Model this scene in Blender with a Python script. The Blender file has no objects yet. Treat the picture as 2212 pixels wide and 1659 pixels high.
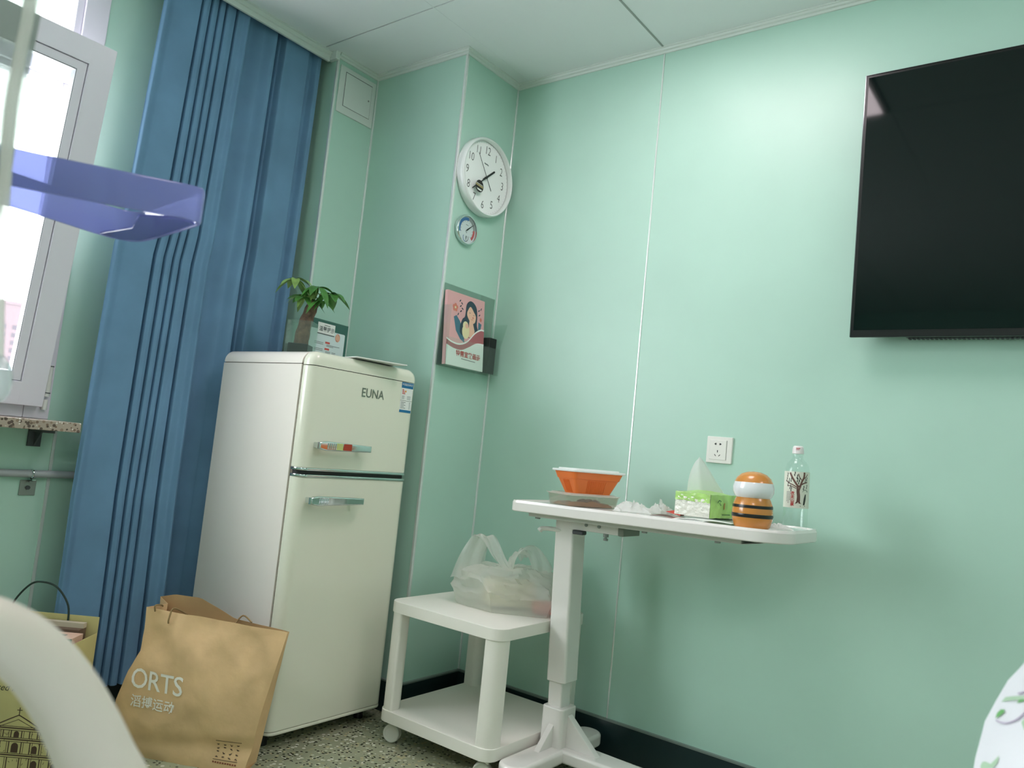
import bpy, bmesh, math, random
from mathutils import Vector, Matrix, noise

S = bpy.context.scene
C = S.collection
R = math.radians
random.seed(7)

# ------------------------------------------------------------------ camera
cam_data = bpy.data.cameras.new('camera')
cam = bpy.data.objects.new('camera', cam_data)
C.objects.link(cam)
cam_data.sensor_fit = 'HORIZONTAL'
cam_data.sensor_width = 36.0
cam_data.lens = 36.0 * 1662.04 / 2212.0
cam_data.clip_start = 0.02
cam_data.clip_end = 2000
cam_right = Vector((0.7959803, 0.5969524, 0.1003155))
cam_down = Vector((0.027757, 0.1295532, -0.9911839))
cam_fwd = Vector((-0.6046858, 0.7917473, 0.0865522))
mw = Matrix.Identity(4)
for i in range(3):
    mw[i][0] = cam_right[i]
    mw[i][1] = -cam_down[i]
    mw[i][2] = -cam_fwd[i]
mw[2][3] = 1.06
cam.matrix_world = mw
cam_data.dof.use_dof = True
cam_data.dof.focus_distance = 2.45
cam_data.dof.aperture_fstop = 6.0
S.camera = cam

# ------------------------------------------------------------------ light and exposure
w = bpy.data.worlds.new('overcast_sky')
S.world = w
w.use_nodes = True
bgn = w.node_tree.nodes['Background']
bgn.inputs[0].default_value = (1.0, 0.93, 0.965, 1)
bgn.inputs[1].default_value = 10.0
S.view_settings.view_transform = 'Standard'
S.view_settings.look = 'None'
S.view_settings.exposure = 0.78
S.view_settings.gamma = 1.0
S.view_settings.use_curve_mapping = False
LAMP = 6.6
LAMP_FILL = 11.0  # strength of the added fill lamp out of view
pl = bpy.data.lights.new('window_portal', 'AREA')
pl.shape = 'RECTANGLE'
pl.size = 1.7
pl.size_y = 1.5
pl.cycles.is_portal = True
plo = bpy.data.objects.new('window_portal', pl)
C.objects.link(plo)
plo.location = (-3.06, 0.3, 1.76)
plo.rotation_euler = (0, R(-90), 0)

# ------------------------------------------------------------------ helpers
def lin(c):
    c = c / 255.0
    return c / 12.92 if c <= 0.04045 else ((c + 0.055) / 1.055) ** 2.4

def col(rgb):
    return (lin(rgb[0]), lin(rgb[1]), lin(rgb[2]), 1.0)

def mat(name, rgb, rough=0.5, metal=0.0, spec=0.5, coat=0.0, emit=None, estr=0.0, noise_amt=0.0, noise_scale=8.0,
        bump=0.0, bump_scale=60.0, trans=0.0):
    m = bpy.data.materials.new(name)
    m.use_nodes = True
    nt = m.node_tree
    b = nt.nodes['Principled BSDF']
    b.inputs['Base Color'].default_value = col(rgb)
    b.inputs['Roughness'].default_value = rough
    b.inputs['Metallic'].default_value = metal
    b.inputs['Specular IOR Level'].default_value = spec
    b.inputs['Coat Weight'].default_value = coat
    b.inputs['Coat Roughness'].default_value = 0.08
    b.inputs['Transmission Weight'].default_value = trans
    if emit:
        b.inputs['Emission Color'].default_value = col(emit)
        b.inputs['Emission Strength'].default_value = estr
    if noise_amt or bump:
        tc = nt.nodes.new('ShaderNodeTexCoord')
    if noise_amt:
        n = nt.nodes.new('ShaderNodeTexNoise')
        n.inputs['Scale'].default_value = noise_scale
        n.inputs['Detail'].default_value = 5
        nt.links.new(tc.outputs['Object'], n.inputs['Vector'])
        r = nt.nodes.new('ShaderNodeValToRGB')
        r.color_ramp.elements[0].position = 0.3
        r.color_ramp.elements[1].position = 0.7
        a = [max(0, c * (1 - noise_amt)) for c in rgb]
        z = [min(255, c * (1 + noise_amt)) for c in rgb]
        r.color_ramp.elements[0].color = col(a)
        r.color_ramp.elements[1].color = col(z)
        nt.links.new(n.outputs['Fac'], r.inputs['Fac'])
        nt.links.new(r.outputs['Color'], b.inputs['Base Color'])
    if bump:
        n2 = nt.nodes.new('ShaderNodeTexNoise')
        n2.inputs['Scale'].default_value = bump_scale
        n2.inputs['Detail'].default_value = 4
        nt.links.new(tc.outputs['Object'], n2.inputs['Vector'])
        bp = nt.nodes.new('ShaderNodeBump')
        bp.inputs['Strength'].default_value = bump
        bp.inputs['Distance'].default_value = 0.01
        nt.links.new(n2.outputs['Fac'], bp.inputs['Height'])
        nt.links.new(bp.outputs['Normal'], b.inputs['Normal'])
    return m

def clear_mat(name, rgb, body=0.12, rough=0.05, body_rgb=None, ior=1.45):
    """clear film or moulded plastic: tinted transparency, a little milky body and a Fresnel gloss"""
    m = bpy.data.materials.new(name)
    m.use_nodes = True
    nt = m.node_tree
    out = nt.nodes['Material Output']
    nt.nodes.remove(nt.nodes['Principled BSDF'])
    tr = nt.nodes.new('ShaderNodeBsdfTransparent')
    tr.inputs[0].default_value = col(rgb)
    df = nt.nodes.new('ShaderNodeBsdfDiffuse')
    df.inputs[0].default_value = col(body_rgb or rgb)
    tl = nt.nodes.new('ShaderNodeBsdfTranslucent')
    tl.inputs[0].default_value = col(body_rgb or rgb)
    ad = nt.nodes.new('ShaderNodeMixShader')
    ad.inputs[0].default_value = 0.5
    nt.links.new(df.outputs[0], ad.inputs[1])
    nt.links.new(tl.outputs[0], ad.inputs[2])
    mx = nt.nodes.new('ShaderNodeMixShader')
    mx.inputs[0].default_value = body
    nt.links.new(tr.outputs[0], mx.inputs[1])
    nt.links.new(ad.outputs[0], mx.inputs[2])
    gl = nt.nodes.new('ShaderNodeBsdfGlossy')
    gl.inputs[0].default_value = (1, 1, 1, 1)
    gl.inputs['Roughness'].default_value = rough
    lw = nt.nodes.new('ShaderNodeLayerWeight')
    lw.inputs[0].default_value = 0.5
    pw = nt.nodes.new('ShaderNodeMath')
    pw.operation = 'POWER'
    pw.inputs[1].default_value = 3.5
    nt.links.new(lw.outputs['Facing'], pw.inputs[0])
    fr = nt.nodes.new('ShaderNodeMath')
    fr.operation = 'MULTIPLY_ADD'
    fr.inputs[1].default_value = min(0.6, (ior - 1) * 1.1)
    fr.inputs[2].default_value = ((ior - 1) / (ior + 1)) ** 2
    nt.links.new(pw.outputs[0], fr.inputs[0])
    m2 = nt.nodes.new('ShaderNodeMixShader')
    nt.links.new(fr.outputs[0], m2.inputs[0])
    nt.links.new(mx.outputs[0], m2.inputs[1])
    nt.links.new(gl.outputs[0], m2.inputs[2])
    nt.links.new(m2.outputs[0], out.inputs['Surface'])
    return m

def chips_mat(name, base, layers, rough=0.35, stretch=(1, 1, 1)):
    """terrazzo / granite: stone chips of random size in a binder; layers = (scale, share, [colours])"""
    m = bpy.data.materials.new(name)
    m.use_nodes = True
    nt = m.node_tree
    b = nt.nodes['Principled BSDF']
    b.inputs['Roughness'].default_value = rough
    tc = nt.nodes.new('ShaderNodeTexCoord')
    cur = None
    n = nt.nodes.new('ShaderNodeTexNoise')
    n.inputs['Scale'].default_value = 6
    nt.links.new(tc.outputs['Object'], n.inputs['Vector'])
    rp = nt.nodes.new('ShaderNodeValToRGB')
    rp.color_ramp.elements[0].color = col([c * 0.88 for c in base])
    rp.color_ramp.elements[1].color = col([min(255, c * 1.1) for c in base])
    nt.links.new(n.outputs['Fac'], rp.inputs['Fac'])
    cur = rp.outputs['Color']
    for scale, share, colours in layers:
        mp = nt.nodes.new('ShaderNodeMapping')
        mp.inputs['Scale'].default_value = stretch
        mp.inputs['Location'].default_value = (scale * 0.37, scale * 0.11, scale * 0.23)
        nt.links.new(tc.outputs['Object'], mp.inputs['Vector'])
        v = nt.nodes.new('ShaderNodeTexVoronoi')
        v.inputs['Scale'].default_value = scale
        nt.links.new(mp.outputs['Vector'], v.inputs['Vector'])
        sep = nt.nodes.new('ShaderNodeSeparateColor')
        nt.links.new(v.outputs['Color'], sep.inputs['Color'])
        r2 = nt.nodes.new('ShaderNodeValToRGB')
        r2.color_ramp.interpolation = 'CONSTANT'
        els = r2.color_ramp.elements
        els[0].color = col(colours[0])
        els[1].position = 1.0 / len(colours)
        els[1].color = col(colours[1 % len(colours)])
        for k in range(2, len(colours)):
            e = els.new(k / len(colours))
            e.color = col(colours[k])
        nt.links.new(sep.outputs['Red'], r2.inputs['Fac'])
        th = nt.nodes.new('ShaderNodeMath')
        th.operation = 'LESS_THAN'
        th.inputs[1].default_value = share
        nt.links.new(sep.outputs['Green'], th.inputs[0])
        d = nt.nodes.new('ShaderNodeMath')
        d.operation = 'LESS_THAN'
        d.inputs[1].default_value = 0.43
        nt.links.new(v.outputs['Distance'], d.inputs[0])
        mu = nt.nodes.new('ShaderNodeMath')
        mu.operation = 'MULTIPLY'
        nt.links.new(th.outputs[0], mu.inputs[0])
        nt.links.new(d.outputs[0], mu.inputs[1])
        mx = nt.nodes.new('ShaderNodeMix')
        mx.data_type = 'RGBA'
        nt.links.new(mu.outputs[0], mx.inputs[0])
        nt.links.new(cur, mx.inputs[6])
        nt.links.new(r2.outputs['Color'], mx.inputs[7])
        cur = mx.outputs[2]
    nt.links.new(cur, b.inputs['Base Color'])
    return m

class MB:
    """collects shapes in world coordinates; build() links them as ONE mesh object"""
    def __init__(self):
        self.v = []
        self.f = []

    def add(self, verts, faces):
        o = len(self.v)
        self.v += [Vector(p) for p in verts]
        self.f += [tuple(i + o for i in fc) for fc in faces]
        return self

    def bm(self, bm, mtx=None):
        bm.verts.index_update()
        vs = [(mtx @ v.co) if mtx else v.co.copy() for v in bm.verts]
        self.add(vs, [[v.index for v in f.verts] for f in bm.faces])
        bm.free()
        return self

    def box(self, x0, x1, y0, y1, z0, z1, bev=0.0, seg=2, mtx=None):
        bm = bmesh.new()
        bmesh.ops.create_cube(bm, size=1)
        for v in bm.verts:
            v.co = Vector(((x0 + x1) / 2 + v.co.x * (x1 - x0), (y0 + y1) / 2 + v.co.y * (y1 - y0), (z0 + z1) / 2 + v.co.z * (z1 - z0)))
        if bev:
            bmesh.ops.bevel(bm, geom=list(bm.edges), offset=bev, segments=seg, profile=0.5, affect='EDGES')
        return self.bm(bm, mtx)

    def prism(self, poly, vec, bev=0.0, seg=2, mtx=None, only=None):
        """polygon (3D points) swept along vec; bev rounds the rim of both ends, or only of 'far' / 'near' """
        bm = bmesh.new()
        vec = Vector(vec)
        a = [bm.verts.new(Vector(p)) for p in poly]
        b = [bm.verts.new(Vector(p) + vec) for p in poly]
        n = len(poly)
        f0 = bm.faces.new(a[::-1])
        f1 = bm.faces.new(b)
        for i in range(n):
            j = (i + 1) % n
            bm.faces.new((a[i], a[j], b[j], b[i]))
        bmesh.ops.recalc_face_normals(bm, faces=list(bm.faces))
        if bev:
            es = []
            if only in (None, 'near'):
                es += list(f0.edges)
            if only in (None, 'far'):
                es += list(f1.edges)
            bmesh.ops.bevel(bm, geom=es, offset=bev, segments=seg, profile=0.5, affect='EDGES')
        return self.bm(bm, mtx)

    def tube(self, pts, r, n=10, caps=True, flat=None, up=(0, 0, 1)):
        """round bar along pts; r a number or one per point; flat=(a, b) stretches the section along side / up"""
        pts = [Vector(p) for p in pts]
        k = len(pts)
        rs = r if isinstance(r, (list, tuple)) else [r] * k
        fa, fb = flat or (1, 1)
        vs, fs = [], []
        side = None
        for i, p in enumerate(pts):
            t = (pts[min(i + 1, k - 1)] - pts[max(i - 1, 0)]).normalized()
            if side is None:
                u = Vector(up)
                if abs(t.dot(u)) > 0.95:
                    u = Vector((1, 0, 0)) if abs(t.x) < 0.9 else Vector((0, 1, 0))
                side = t.cross(u).normalized()
            else:
                side = (side - t * side.dot(t)).normalized()
            u2 = side.cross(t).normalized()
            for j in range(n):
                a = 2 * math.pi * j / n
                vs.append(p + side * (math.cos(a) * rs[i] * fa) + u2 * (math.sin(a) * rs[i] * fb))
        for i in range(k - 1):
            for j in range(n):
                j2 = (j + 1) % n
                fs.append((i * n + j, i * n + j2, (i + 1) * n + j2, (i + 1) * n + j))
        if caps:
            fs.append(tuple(range(n))[::-1])
            fs.append(tuple((k - 1) * n + j for j in range(n)))
        return self.add(vs, fs)

    def lathe(self, prof, centre, n=32, axis=(0, 0, 1), a0=0.0, a1=2 * math.pi, ref=None):
        """profile of (radius, height) spun around axis"""
        ax = Vector(axis).normalized()
        rf = Vector(ref) if ref else (Vector((1, 0, 0)) if abs(ax.x) < 0.9 else Vector((0, 1, 0)))
        s = (rf - ax * rf.dot(ax)).normalized()
        t = ax.cross(s)
        c = Vector(centre)
        full = abs(a1 - a0 - 2 * math.pi) < 1e-6
        m = n if full else n + 1
        vs, fs = [], []
        for r, h in prof:
            for j in range(m):
                a = a0 + (a1 - a0) * j / n
                vs.append(c + ax * h + (s * math.cos(a) + t * math.sin(a)) * max(r, 1e-5))
        for i in range(len(prof) - 1):
            for j in range(n):
                j2 = (j + 1) % m
                fs.append((i * m + j, i * m + j2, (i + 1) * m + j2, (i + 1) * m + j))
        return self.add(vs, fs)

    def grid(self, fn, nu, nv, thick=0.0):
        """surface fn(u, v), u and v in 0..1; thick gives it a back"""
        vs = [Vector(fn(i / nu, j / nv)) for j in range(nv + 1) for i in range(nu + 1)]
        k = nu + 1
        fs = [(j * k + i, j * k + i + 1, (j + 1) * k + i + 1, (j + 1) * k + i) for j in range(nv) for i in range(nu)]
        if thick:
            ns = [Vector() for _ in vs]
            for f in fs:
                nn = (vs[f[1]] - vs[f[0]]).cross(vs[f[3]] - vs[f[0]])
                for i in f:
                    ns[i] += nn
            off = len(vs)
            vs2 = [p - (q.normalized() if q.length else Vector((0, 0, 1))) * thick for p, q in zip(vs, ns)]
            rim = [i for i in range(k)] + [j * k + nu for j in range(1, nv + 1)] + [nv * k + i for i in range(nu - 1, -1, -1)] + [j * k for j in range(nv - 1, 0, -1)]
            f2 = [tuple(i + off for i in f[::-1]) for f in fs]
            f3 = [(rim[(q + 1) % len(rim)], rim[q], rim[q] + off, rim[(q + 1) % len(rim)] + off) for q in range(len(rim))]
            vs, fs = vs + vs2, fs + f2 + f3
        return self.add(vs, fs)

    def xform(self, m):
        self.v = [m @ p for p in self.v]
        return self

    def build(self, name, material, parent=None, smooth=38, **tags):
        me = bpy.data.meshes.new(name)
        off = root_loc(parent)
        me.from_pydata([tuple(p - off) for p in self.v], [], self.f)
        me.update()
        bm = bmesh.new()
        bm.from_mesh(me)
        bmesh.ops.recalc_face_normals(bm, faces=list(bm.faces))
        bm.to_mesh(me)
        bm.free()
        if material:
            me.materials.append(material)
        if smooth:
            me.shade_smooth()
            me.set_sharp_from_angle(angle=R(smooth))
        o = bpy.data.objects.new(name, me)
        C.objects.link(o)
        if smooth and smooth < 55 and len(me.polygons) < 4000:
            wn = o.modifiers.new('face_weighted_normals', 'WEIGHTED_NORMAL')
            wn.keep_sharp = True
            wn.weight = 80
        if parent:
            o.parent = parent
        for k, v in tags.items():
            o[k] = v
        return o

def root_loc(o):
    p = Vector((0, 0, 0))
    while o is not None:
        p = p + o.location
        o = o.parent
    return p

def thing(name, label, cat, loc, group=None):
    o = bpy.data.objects.new(name, None)
    C.objects.link(o)
    o.location = loc
    o.empty_display_size = 0.05
    o['label'] = label
    o['category'] = cat
    if group:
        o['group'] = group
    return o

def tag(o, label, cat, group=None):
    o['label'] = label
    o['category'] = cat
    if group:
        o['group'] = group
    return o

def struct(name, mb, material, parent=None, **k):
    o = mb.build(name, material, parent, **k)
    if parent is None:
        o['kind'] = 'structure'
    return o

def struct_root(name, loc):
    o = bpy.data.objects.new(name, None)
    C.objects.link(o)
    o.location = loc
    o['kind'] = 'structure'
    return o

def rrect(x0, x1, y0, y1, r, seg=5):
    """rounded rectangle in 2D; r a number or four (x0y0, x1y0, x1y1, x0y1)"""
    rr = r if isinstance(r, (tuple, list)) else [r] * 4
    out = []
    for (cx, cy, a), q in zip(((x0, y0, 180), (x1, y0, 270), (x1, y1, 0), (x0, y1, 90)), rr):
        sx = 1 if cx == x0 else -1
        sy = 1 if cy == y0 else -1
        if q <= 0:
            out.append((cx, cy))
            continue
        for k in range(seg + 1):
            t = R(a + 90 * k / seg)
            out.append((cx + sx * q + q * math.cos(t), cy + sy * q + q * math.sin(t)))
    return out

class Decal:
    """flat print laid on a surface: fn(u, v, lift) gives the point"""
    def __init__(self, fn):
        self.fn = fn
        self.layers = {}
        self.lift = 0.0004

    def _mb(self, m):
        return self.layers.setdefault(m.name, (m, MB()))[1]

    def poly(self, m, pts, lift=None):
        l = lift or self.lift
        self._mb(m).add([self.fn(u, v, l) for u, v in pts], [tuple(range(len(pts)))])
        return self

    def rect(self, m, u0, v0, u1, v1, lift=None):
        return self.poly(m, [(u0, v0), (u1, v0), (u1, v1), (u0, v1)], lift)

    def strip(self, m, pts, wd, lift=None):
        l = lift or self.lift
        vs, fs = [], []
        n = len(pts)
        ws = wd if isinstance(wd, (list, tuple)) else [wd] * n
        for i, (u, v) in enumerate(pts):
            a = pts[max(i - 1, 0)]
            b = pts[min(i + 1, n - 1)]
            dx, dy = b[0] - a[0], b[1] - a[1]
            q = math.hypot(dx, dy) or 1
            px, py = -dy / q * ws[i] / 2, dx / q * ws[i] / 2
            vs += [self.fn(u + px, v + py, l), self.fn(u - px, v - py, l)]
        fs = [(2 * i, 2 * i + 1, 2 * i + 3, 2 * i + 2) for i in range(n - 1)]
        self._mb(m).add(vs, fs)
        return self

    def disc(self, m, u, v, r, ry=None, n=20, lift=None, rot=0.0):
        ry = ry or r
        pts = []
        for k in range(n):
            a = 2 * math.pi * k / n
            x, y = r * math.cos(a), ry * math.sin(a)
            pts.append((u + x * math.cos(rot) - y * math.sin(rot), v + x * math.sin(rot) + y * math.cos(rot)))
        return self.poly(m, pts, lift)

    def arc(self, m, u, v, r, wd, a0, a1, n=24, lift=None):
        return self.strip(m, [(u + r * math.cos(R(a0 + (a1 - a0) * k / n)), v + r * math.sin(R(a0 + (a1 - a0) * k / n))) for k in range(n + 1)], wd, lift)

    def build(self, name, parent, **k):
        return [mb.build(name, m, parent, smooth=0, **k) for m, mb in self.layers.values()]

def text_mb(body, size, fn, align='CENTER', valign='CENTER', lift=0.0006, bold=0.0, shear=0.0, sx=1.0, spacing=1.0, line=1.0):
    cu = bpy.data.curves.new('t', 'FONT')
    cu.body = body
    cu.size = size
    cu.align_x = align
    cu.align_y = valign
    cu.resolution_u = 3
    cu.offset = bold
    cu.shear = shear
    cu.space_character = spacing
    cu.space_line = line
    o = bpy.data.objects.new('t', cu)
    C.objects.link(o)
    dg = bpy.context.evaluated_depsgraph_get()
    dg.update()
    me = bpy.data.meshes.new_from_object(o.evaluated_get(dg))
    mb = MB()
    mb.add([fn(v.co.x * sx, v.co.y, lift) for v in me.vertices], [tuple(p.vertices) for p in me.polygons])
    bpy.data.meshes.remove(me)
    bpy.data.objects.remove(o)
    bpy.data.curves.remove(cu)
    return mb

def plane_fn(o, ax, ay, n):
    o, ax, ay, n = Vector(o), Vector(ax).normalized(), Vector(ay).normalized(), Vector(n).normalized()
    return lambda u, v, l=0.0: o + ax * u + ay * v + n * l

def smooth_path(pts, k=6):
    pts = [Vector(p) for p in pts]
    out = []
    n = len(pts)
    for i in range(n - 1):
        p0, p1, p2, p3 = pts[max(i - 1, 0)], pts[i], pts[i + 1], pts[min(i + 2, n - 1)]
        for j in range(k):
            t = j / k
            out.append(0.5 * ((2 * p1) + (p2 - p0) * t + (2 * p0 - 5 * p1 + 4 * p2 - p3) * t * t + (3 * p1 - p0 - 3 * p2 + p3) * t ** 3))
    out.append(pts[-1])
    return out

# ------------------------------------------------------------------ materials
WALL = mat('green_wall_panel', (178, 214, 199), rough=0.36, spec=0.42, noise_amt=0.012, noise_scale=3, bump=0.02, bump_scale=400)
WALLD = mat('green_wall_side', (178, 214, 199), rough=0.42, spec=0.4, noise_amt=0.012, noise_scale=3)
CEIL = mat('ceiling_panel_grey', (226, 232, 231), rough=0.55, spec=0.3, bump=0.05, bump_scale=500)
JOINT = mat('ceiling_joint', (70, 76, 72), rough=0.7)
JOINTL = mat('ceiling_joint_light', (150, 158, 152), rough=0.5)
CORN = mat('cornice_white', (214, 222, 216), rough=0.35)
ALU = mat('brushed_aluminium_strip', (226, 232, 229), rough=0.25, metal=0.35)
BASE = mat('baseboard_navy', (26, 46, 49), rough=0.3, spec=0.5)
BASET = mat('baseboard_cap_grey', (120, 132, 126), rough=0.4)
FLOOR = chips_mat('terrazzo_floor', (160, 165, 138), [(72, 0.5, [(196, 200, 176), (170, 168, 130), (188, 180, 138), (214, 215, 200)]),
                                                      (88, 0.30, [(34, 40, 32), (62, 64, 48), (48, 46, 34)])], rough=0.3)
SILL = chips_mat('granite_sill', (176, 160, 146), [(85, 0.97, [(122, 100, 86), (206, 194, 182), (150, 128, 112), (96, 80, 72)]),
                                                   (120, 0.3, [(226, 218, 210), (88, 74, 66)])], rough=0.25)
UPVC = mat('white_upvc', (226, 222, 233), rough=0.28)
GASKET = mat('dark_gasket', (70, 74, 78), rough=0.6)
GLASS = clear_mat('window_glass', (244, 250, 249), body=0.02, rough=0.02, ior=1.3)
CURT = mat('blue_curtain_cloth', (108, 146, 178), rough=0.75, spec=0.25, noise_amt=0.05, noise_scale=5, bump=0.12, bump_scale=700)
CREAM = mat('cream_enamel', (234, 234, 216), rough=0.16, spec=0.5, coat=0.4)
CREAM_LIT = mat('cream_enamel_lit_side', (246, 238, 228), rough=0.15, spec=0.5, coat=0.3)  # paler copy of the door enamel: light on the side put into the colour
GAP = mat('dark_gap', (120, 112, 100), rough=0.7)
BLACK = mat('black_plastic', (18, 20, 21), rough=0.4)
CHROME = mat('chrome', (215, 222, 222), rough=0.08, metal=1.0)
STEEL = mat('zinc_steel', (150, 152, 148), rough=0.4, metal=0.8)
WHITEP = mat('white_plastic', (232, 232, 226), rough=0.32)
WHITEM = mat('white_painted_steel', (234, 230, 226), rough=0.16, coat=0.4)
WHITEC = mat('white_cart_lacquer', (238, 235, 226), rough=0.42)
PAPER = mat('white_paper', (238, 240, 236), rough=0.8)
SCREEN = mat('tv_screen', (2, 15, 14), rough=0.06, spec=0.42)
TVB = mat('tv_case', (16, 18, 19), rough=0.3)
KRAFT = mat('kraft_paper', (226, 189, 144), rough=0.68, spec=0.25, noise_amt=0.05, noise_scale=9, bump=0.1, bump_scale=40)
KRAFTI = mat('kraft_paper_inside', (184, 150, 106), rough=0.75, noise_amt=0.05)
PRINTW = mat('white_print', (252, 246, 238), rough=0.6)
PRINTK = mat('black_print', (34, 30, 28), rough=0.6)
PRINTG = mat('grey_print', (92, 98, 100), rough=0.6)
PRINTR = mat('red_print', (190, 52, 48), rough=0.6)
BROWN = mat('brown_print', (84, 62, 48), rough=0.6)
YBAG = mat('yellow_bag_paper', (212, 198, 138), rough=0.6, noise_amt=0.04)
CORD = mat('dark_cord', (40, 58, 52), rough=0.7)
LEAF = mat('leaf_green', (74, 128, 58), rough=0.35, noise_amt=0.2, noise_scale=30)
LEAFL = mat('leaf_pale', (128, 162, 86), rough=0.4, noise_amt=0.15, noise_scale=30)
BARK = mat('tree_bark', (98, 78, 62), rough=0.8, noise_amt=0.25, noise_scale=60, bump=0.5, bump_scale=80)
CLEAR = clear_mat('clear_acrylic', (250, 254, 252), body=0.02, rough=0.04)
CLEARB = clear_mat('clear_bottle_plastic', (249, 253, 252), body=0.03, rough=0.05, ior=1.5)
FILM = clear_mat('thin_white_film', (244, 248, 246), body=0.6, rough=0.22, body_rgb=(244, 244, 238), ior=1.35)
TISSUE = clear_mat('tissue_paper', (240, 244, 240), body=0.88, rough=0.6, body_rgb=(248, 250, 248), ior=1.15)
PURPLE = clear_mat('violet_plastic', (184, 190, 226), body=0.68, rough=0.06, body_rgb=(156, 162, 202), ior=1.4)
PURPLED = clear_mat('violet_plastic_lower', (170, 174, 220), body=0.75, rough=0.06, body_rgb=(144, 148, 200), ior=1.4)
SOFTBAG = clear_mat('infusion_bag_film', (200, 206, 202), body=0.5, rough=0.2, body_rgb=(176, 184, 178), ior=1.3)
ORANGE = mat('orange_plastic', (238, 122, 54), rough=0.4)
GREENP = mat('green_film_print', (168, 212, 116), rough=0.3, noise_amt=0.1, noise_scale=20)
COT = mat('white_quilt_cotton', (230, 232, 236), rough=0.85, bump=0.1, bump_scale=25)

# ------------------------------------------------------------------ the room
XW, YW, XC, XP, YA, YB, ZC = -2.85, 2.61, -2.125, -2.669, 2.255, 2.02, 2.705
XR, YF = 1.7, -2.7
struct('floor', MB().box(XW - 0.2, XR + 0.2, YF - 0.2, YW + 0.2, -0.12, 0), FLOOR, smooth=0)

ceil = struct('ceiling', MB().box(XW - 0.2, XR + 0.2, YF - 0.2, YW + 0.2, ZC + 0.008, ZC + 0.12), JOINT, smooth=0)
xs = [-2.70, -2.05, -1.40, -0.75, -0.10, 0.55, 1.20, XR]
for i in range(len(xs) - 1):
    g0, g1 = 0.0012, 0.0012
    ys = [YF, -0.643, 0.657, 1.957, YW] if i < 2 else [YF, -1.06, 0.24, 1.54, 2.14, YW]
    for j in range(len(ys) - 1):
        if i == 3 - 1 and j == 3:
            continue                                # the lamp fills this cell
        MB().box(xs[i] + g0, xs[i + 1] - g1, ys[j] + 0.003, ys[j + 1] - 0.003, ZC, ZC + 0.01).build('ceiling_panel', CEIL, ceil, smooth=0)
MB().box(-1.4035, -1.3965, YF, YW, ZC - 0.002, ZC + 0.004).build('joint_strip', JOINTL, ceil, smooth=0)
MB().box(-2.052, -2.048, YF, YW, ZC - 0.0008, ZC + 0.004).build('joint_strip', CEIL, ceil, smooth=0)

# window wall with its opening
Y0, Y1, Z0, Z1 = -0.62, 1.15, 1.008, 2.56
wl = MB()
wl.box(XW - 0.2, XW, YF - 0.2, Y0, 0, 2.83).box(XW - 0.2, XW, Y1, YW + 0.2, 0, 2.83)
wl.box(XW - 0.2, XW, Y0, Y1, 0, Z0).box(XW - 0.2, XW, Y0, Y1, Z1, 2.83)
wleft = struct('wall_left', wl, WALLD, smooth=0)
MB().box(XW, XW + 0.004, 1.176, 1.186, 0.0, 0.972).build('seam_strip', ALU, wleft, smooth=0)

# boxed-in corner: pipe panel and pillar
wc = MB().prism([(XW, YB, 0), (XP, YB, 0), (XP, YA, 0), (XC, YA, 0), (XC, YW + 0.1, 0), (XW, YW + 0.1, 0)], (0, 0, 2.74))
wcorner = struct('wall_corner', wc, WALL, smooth=0)
for (x, y, sx, sy) in ((XC, YA, 1, -1), (XP, YB, 1, -1)):          # convex corners
    a = MB()
    a.box(x - 0.009, x + 0.0025, y - 0.0025, y + 0.009, 0.12, 2.686, 0.001, 1)
    a.build('corner_strip', ALU, wcorner, smooth=0)
MB().box(XP - 0.001, XP + 0.007, YA - 0.007, YA + 0.001, 0.12, 2.686, 0.0015, 1).build('corner_strip', ALU, wcorner, smooth=0)
MB().box(XC - 0.001, XC + 0.006, YW - 0.007, YW + 0.001, 0.12, 2.686, 0.0015, 1).build('corner_strip', ALU, wcorner, smooth=0)

wback = struct('wall_back', MB().box(XC - 0.1, XR + 0.2, YW + 0.008, YW + 0.2, 0, 2.83), JOINTL, smooth=0)
bx = [XC, -1.40, -0.10, 1.20, XR]
for i in range(4):
    MB().box(bx[i] + 0.001, bx[i + 1] - 0.001, YW, YW + 0.01, 0, 2.72).build('wall_panel', WALL, wback, smooth=0)
for x in (-1.40, -0.10, 1.20):
    MB().box(x - 0.003, x + 0.003, YW - 0.003, YW + 0.009, 0.12, 2.69, 0.0012, 1).build('seam_strip', ALU, wback, smooth=0)
struct('wall_right', MB().box(XR, XR + 0.2, YF - 0.2, YW + 0.2, 0, 2.83), WALLD, smooth=0)
struct('wall_front', MB().box(XW - 0.2, XR + 0.2, YF - 0.2, YF, 0, 2.83), WALLD, smooth=0)

bb = MB().box(XC, XR, YW - 0.012, YW, 0, 0.116)
bo = struct('baseboard_back', bb, BASE, smooth=0)
MB().box(XC, XR, YW - 0.014, YW, 0.116, 0.122).build('cap_strip', BASET, bo, smooth=0)
bb = MB().box(XC, XC + 0.012, YA - 0.012, YW, 0, 0.116).box(XP, XC + 0.012, YA - 0.012, YA, 0, 0.116).box(XP, XP + 0.012, YB, YA, 0, 0.116)
bo = struct('baseboard_corner', bb, BASE, smooth=0)
MB().box(XC, XC + 0.014, YA - 0.014, YW, 0.116, 0.122).box(XP, XC + 0.014, YA - 0.014, YA, 0.116, 0.122).build('cap_strip', BASET, bo, smooth=0)
struct('baseboard_left', MB().box(XW, XW + 0.012, YF, YB, 0, 0.116), BASE, smooth=0)

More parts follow.
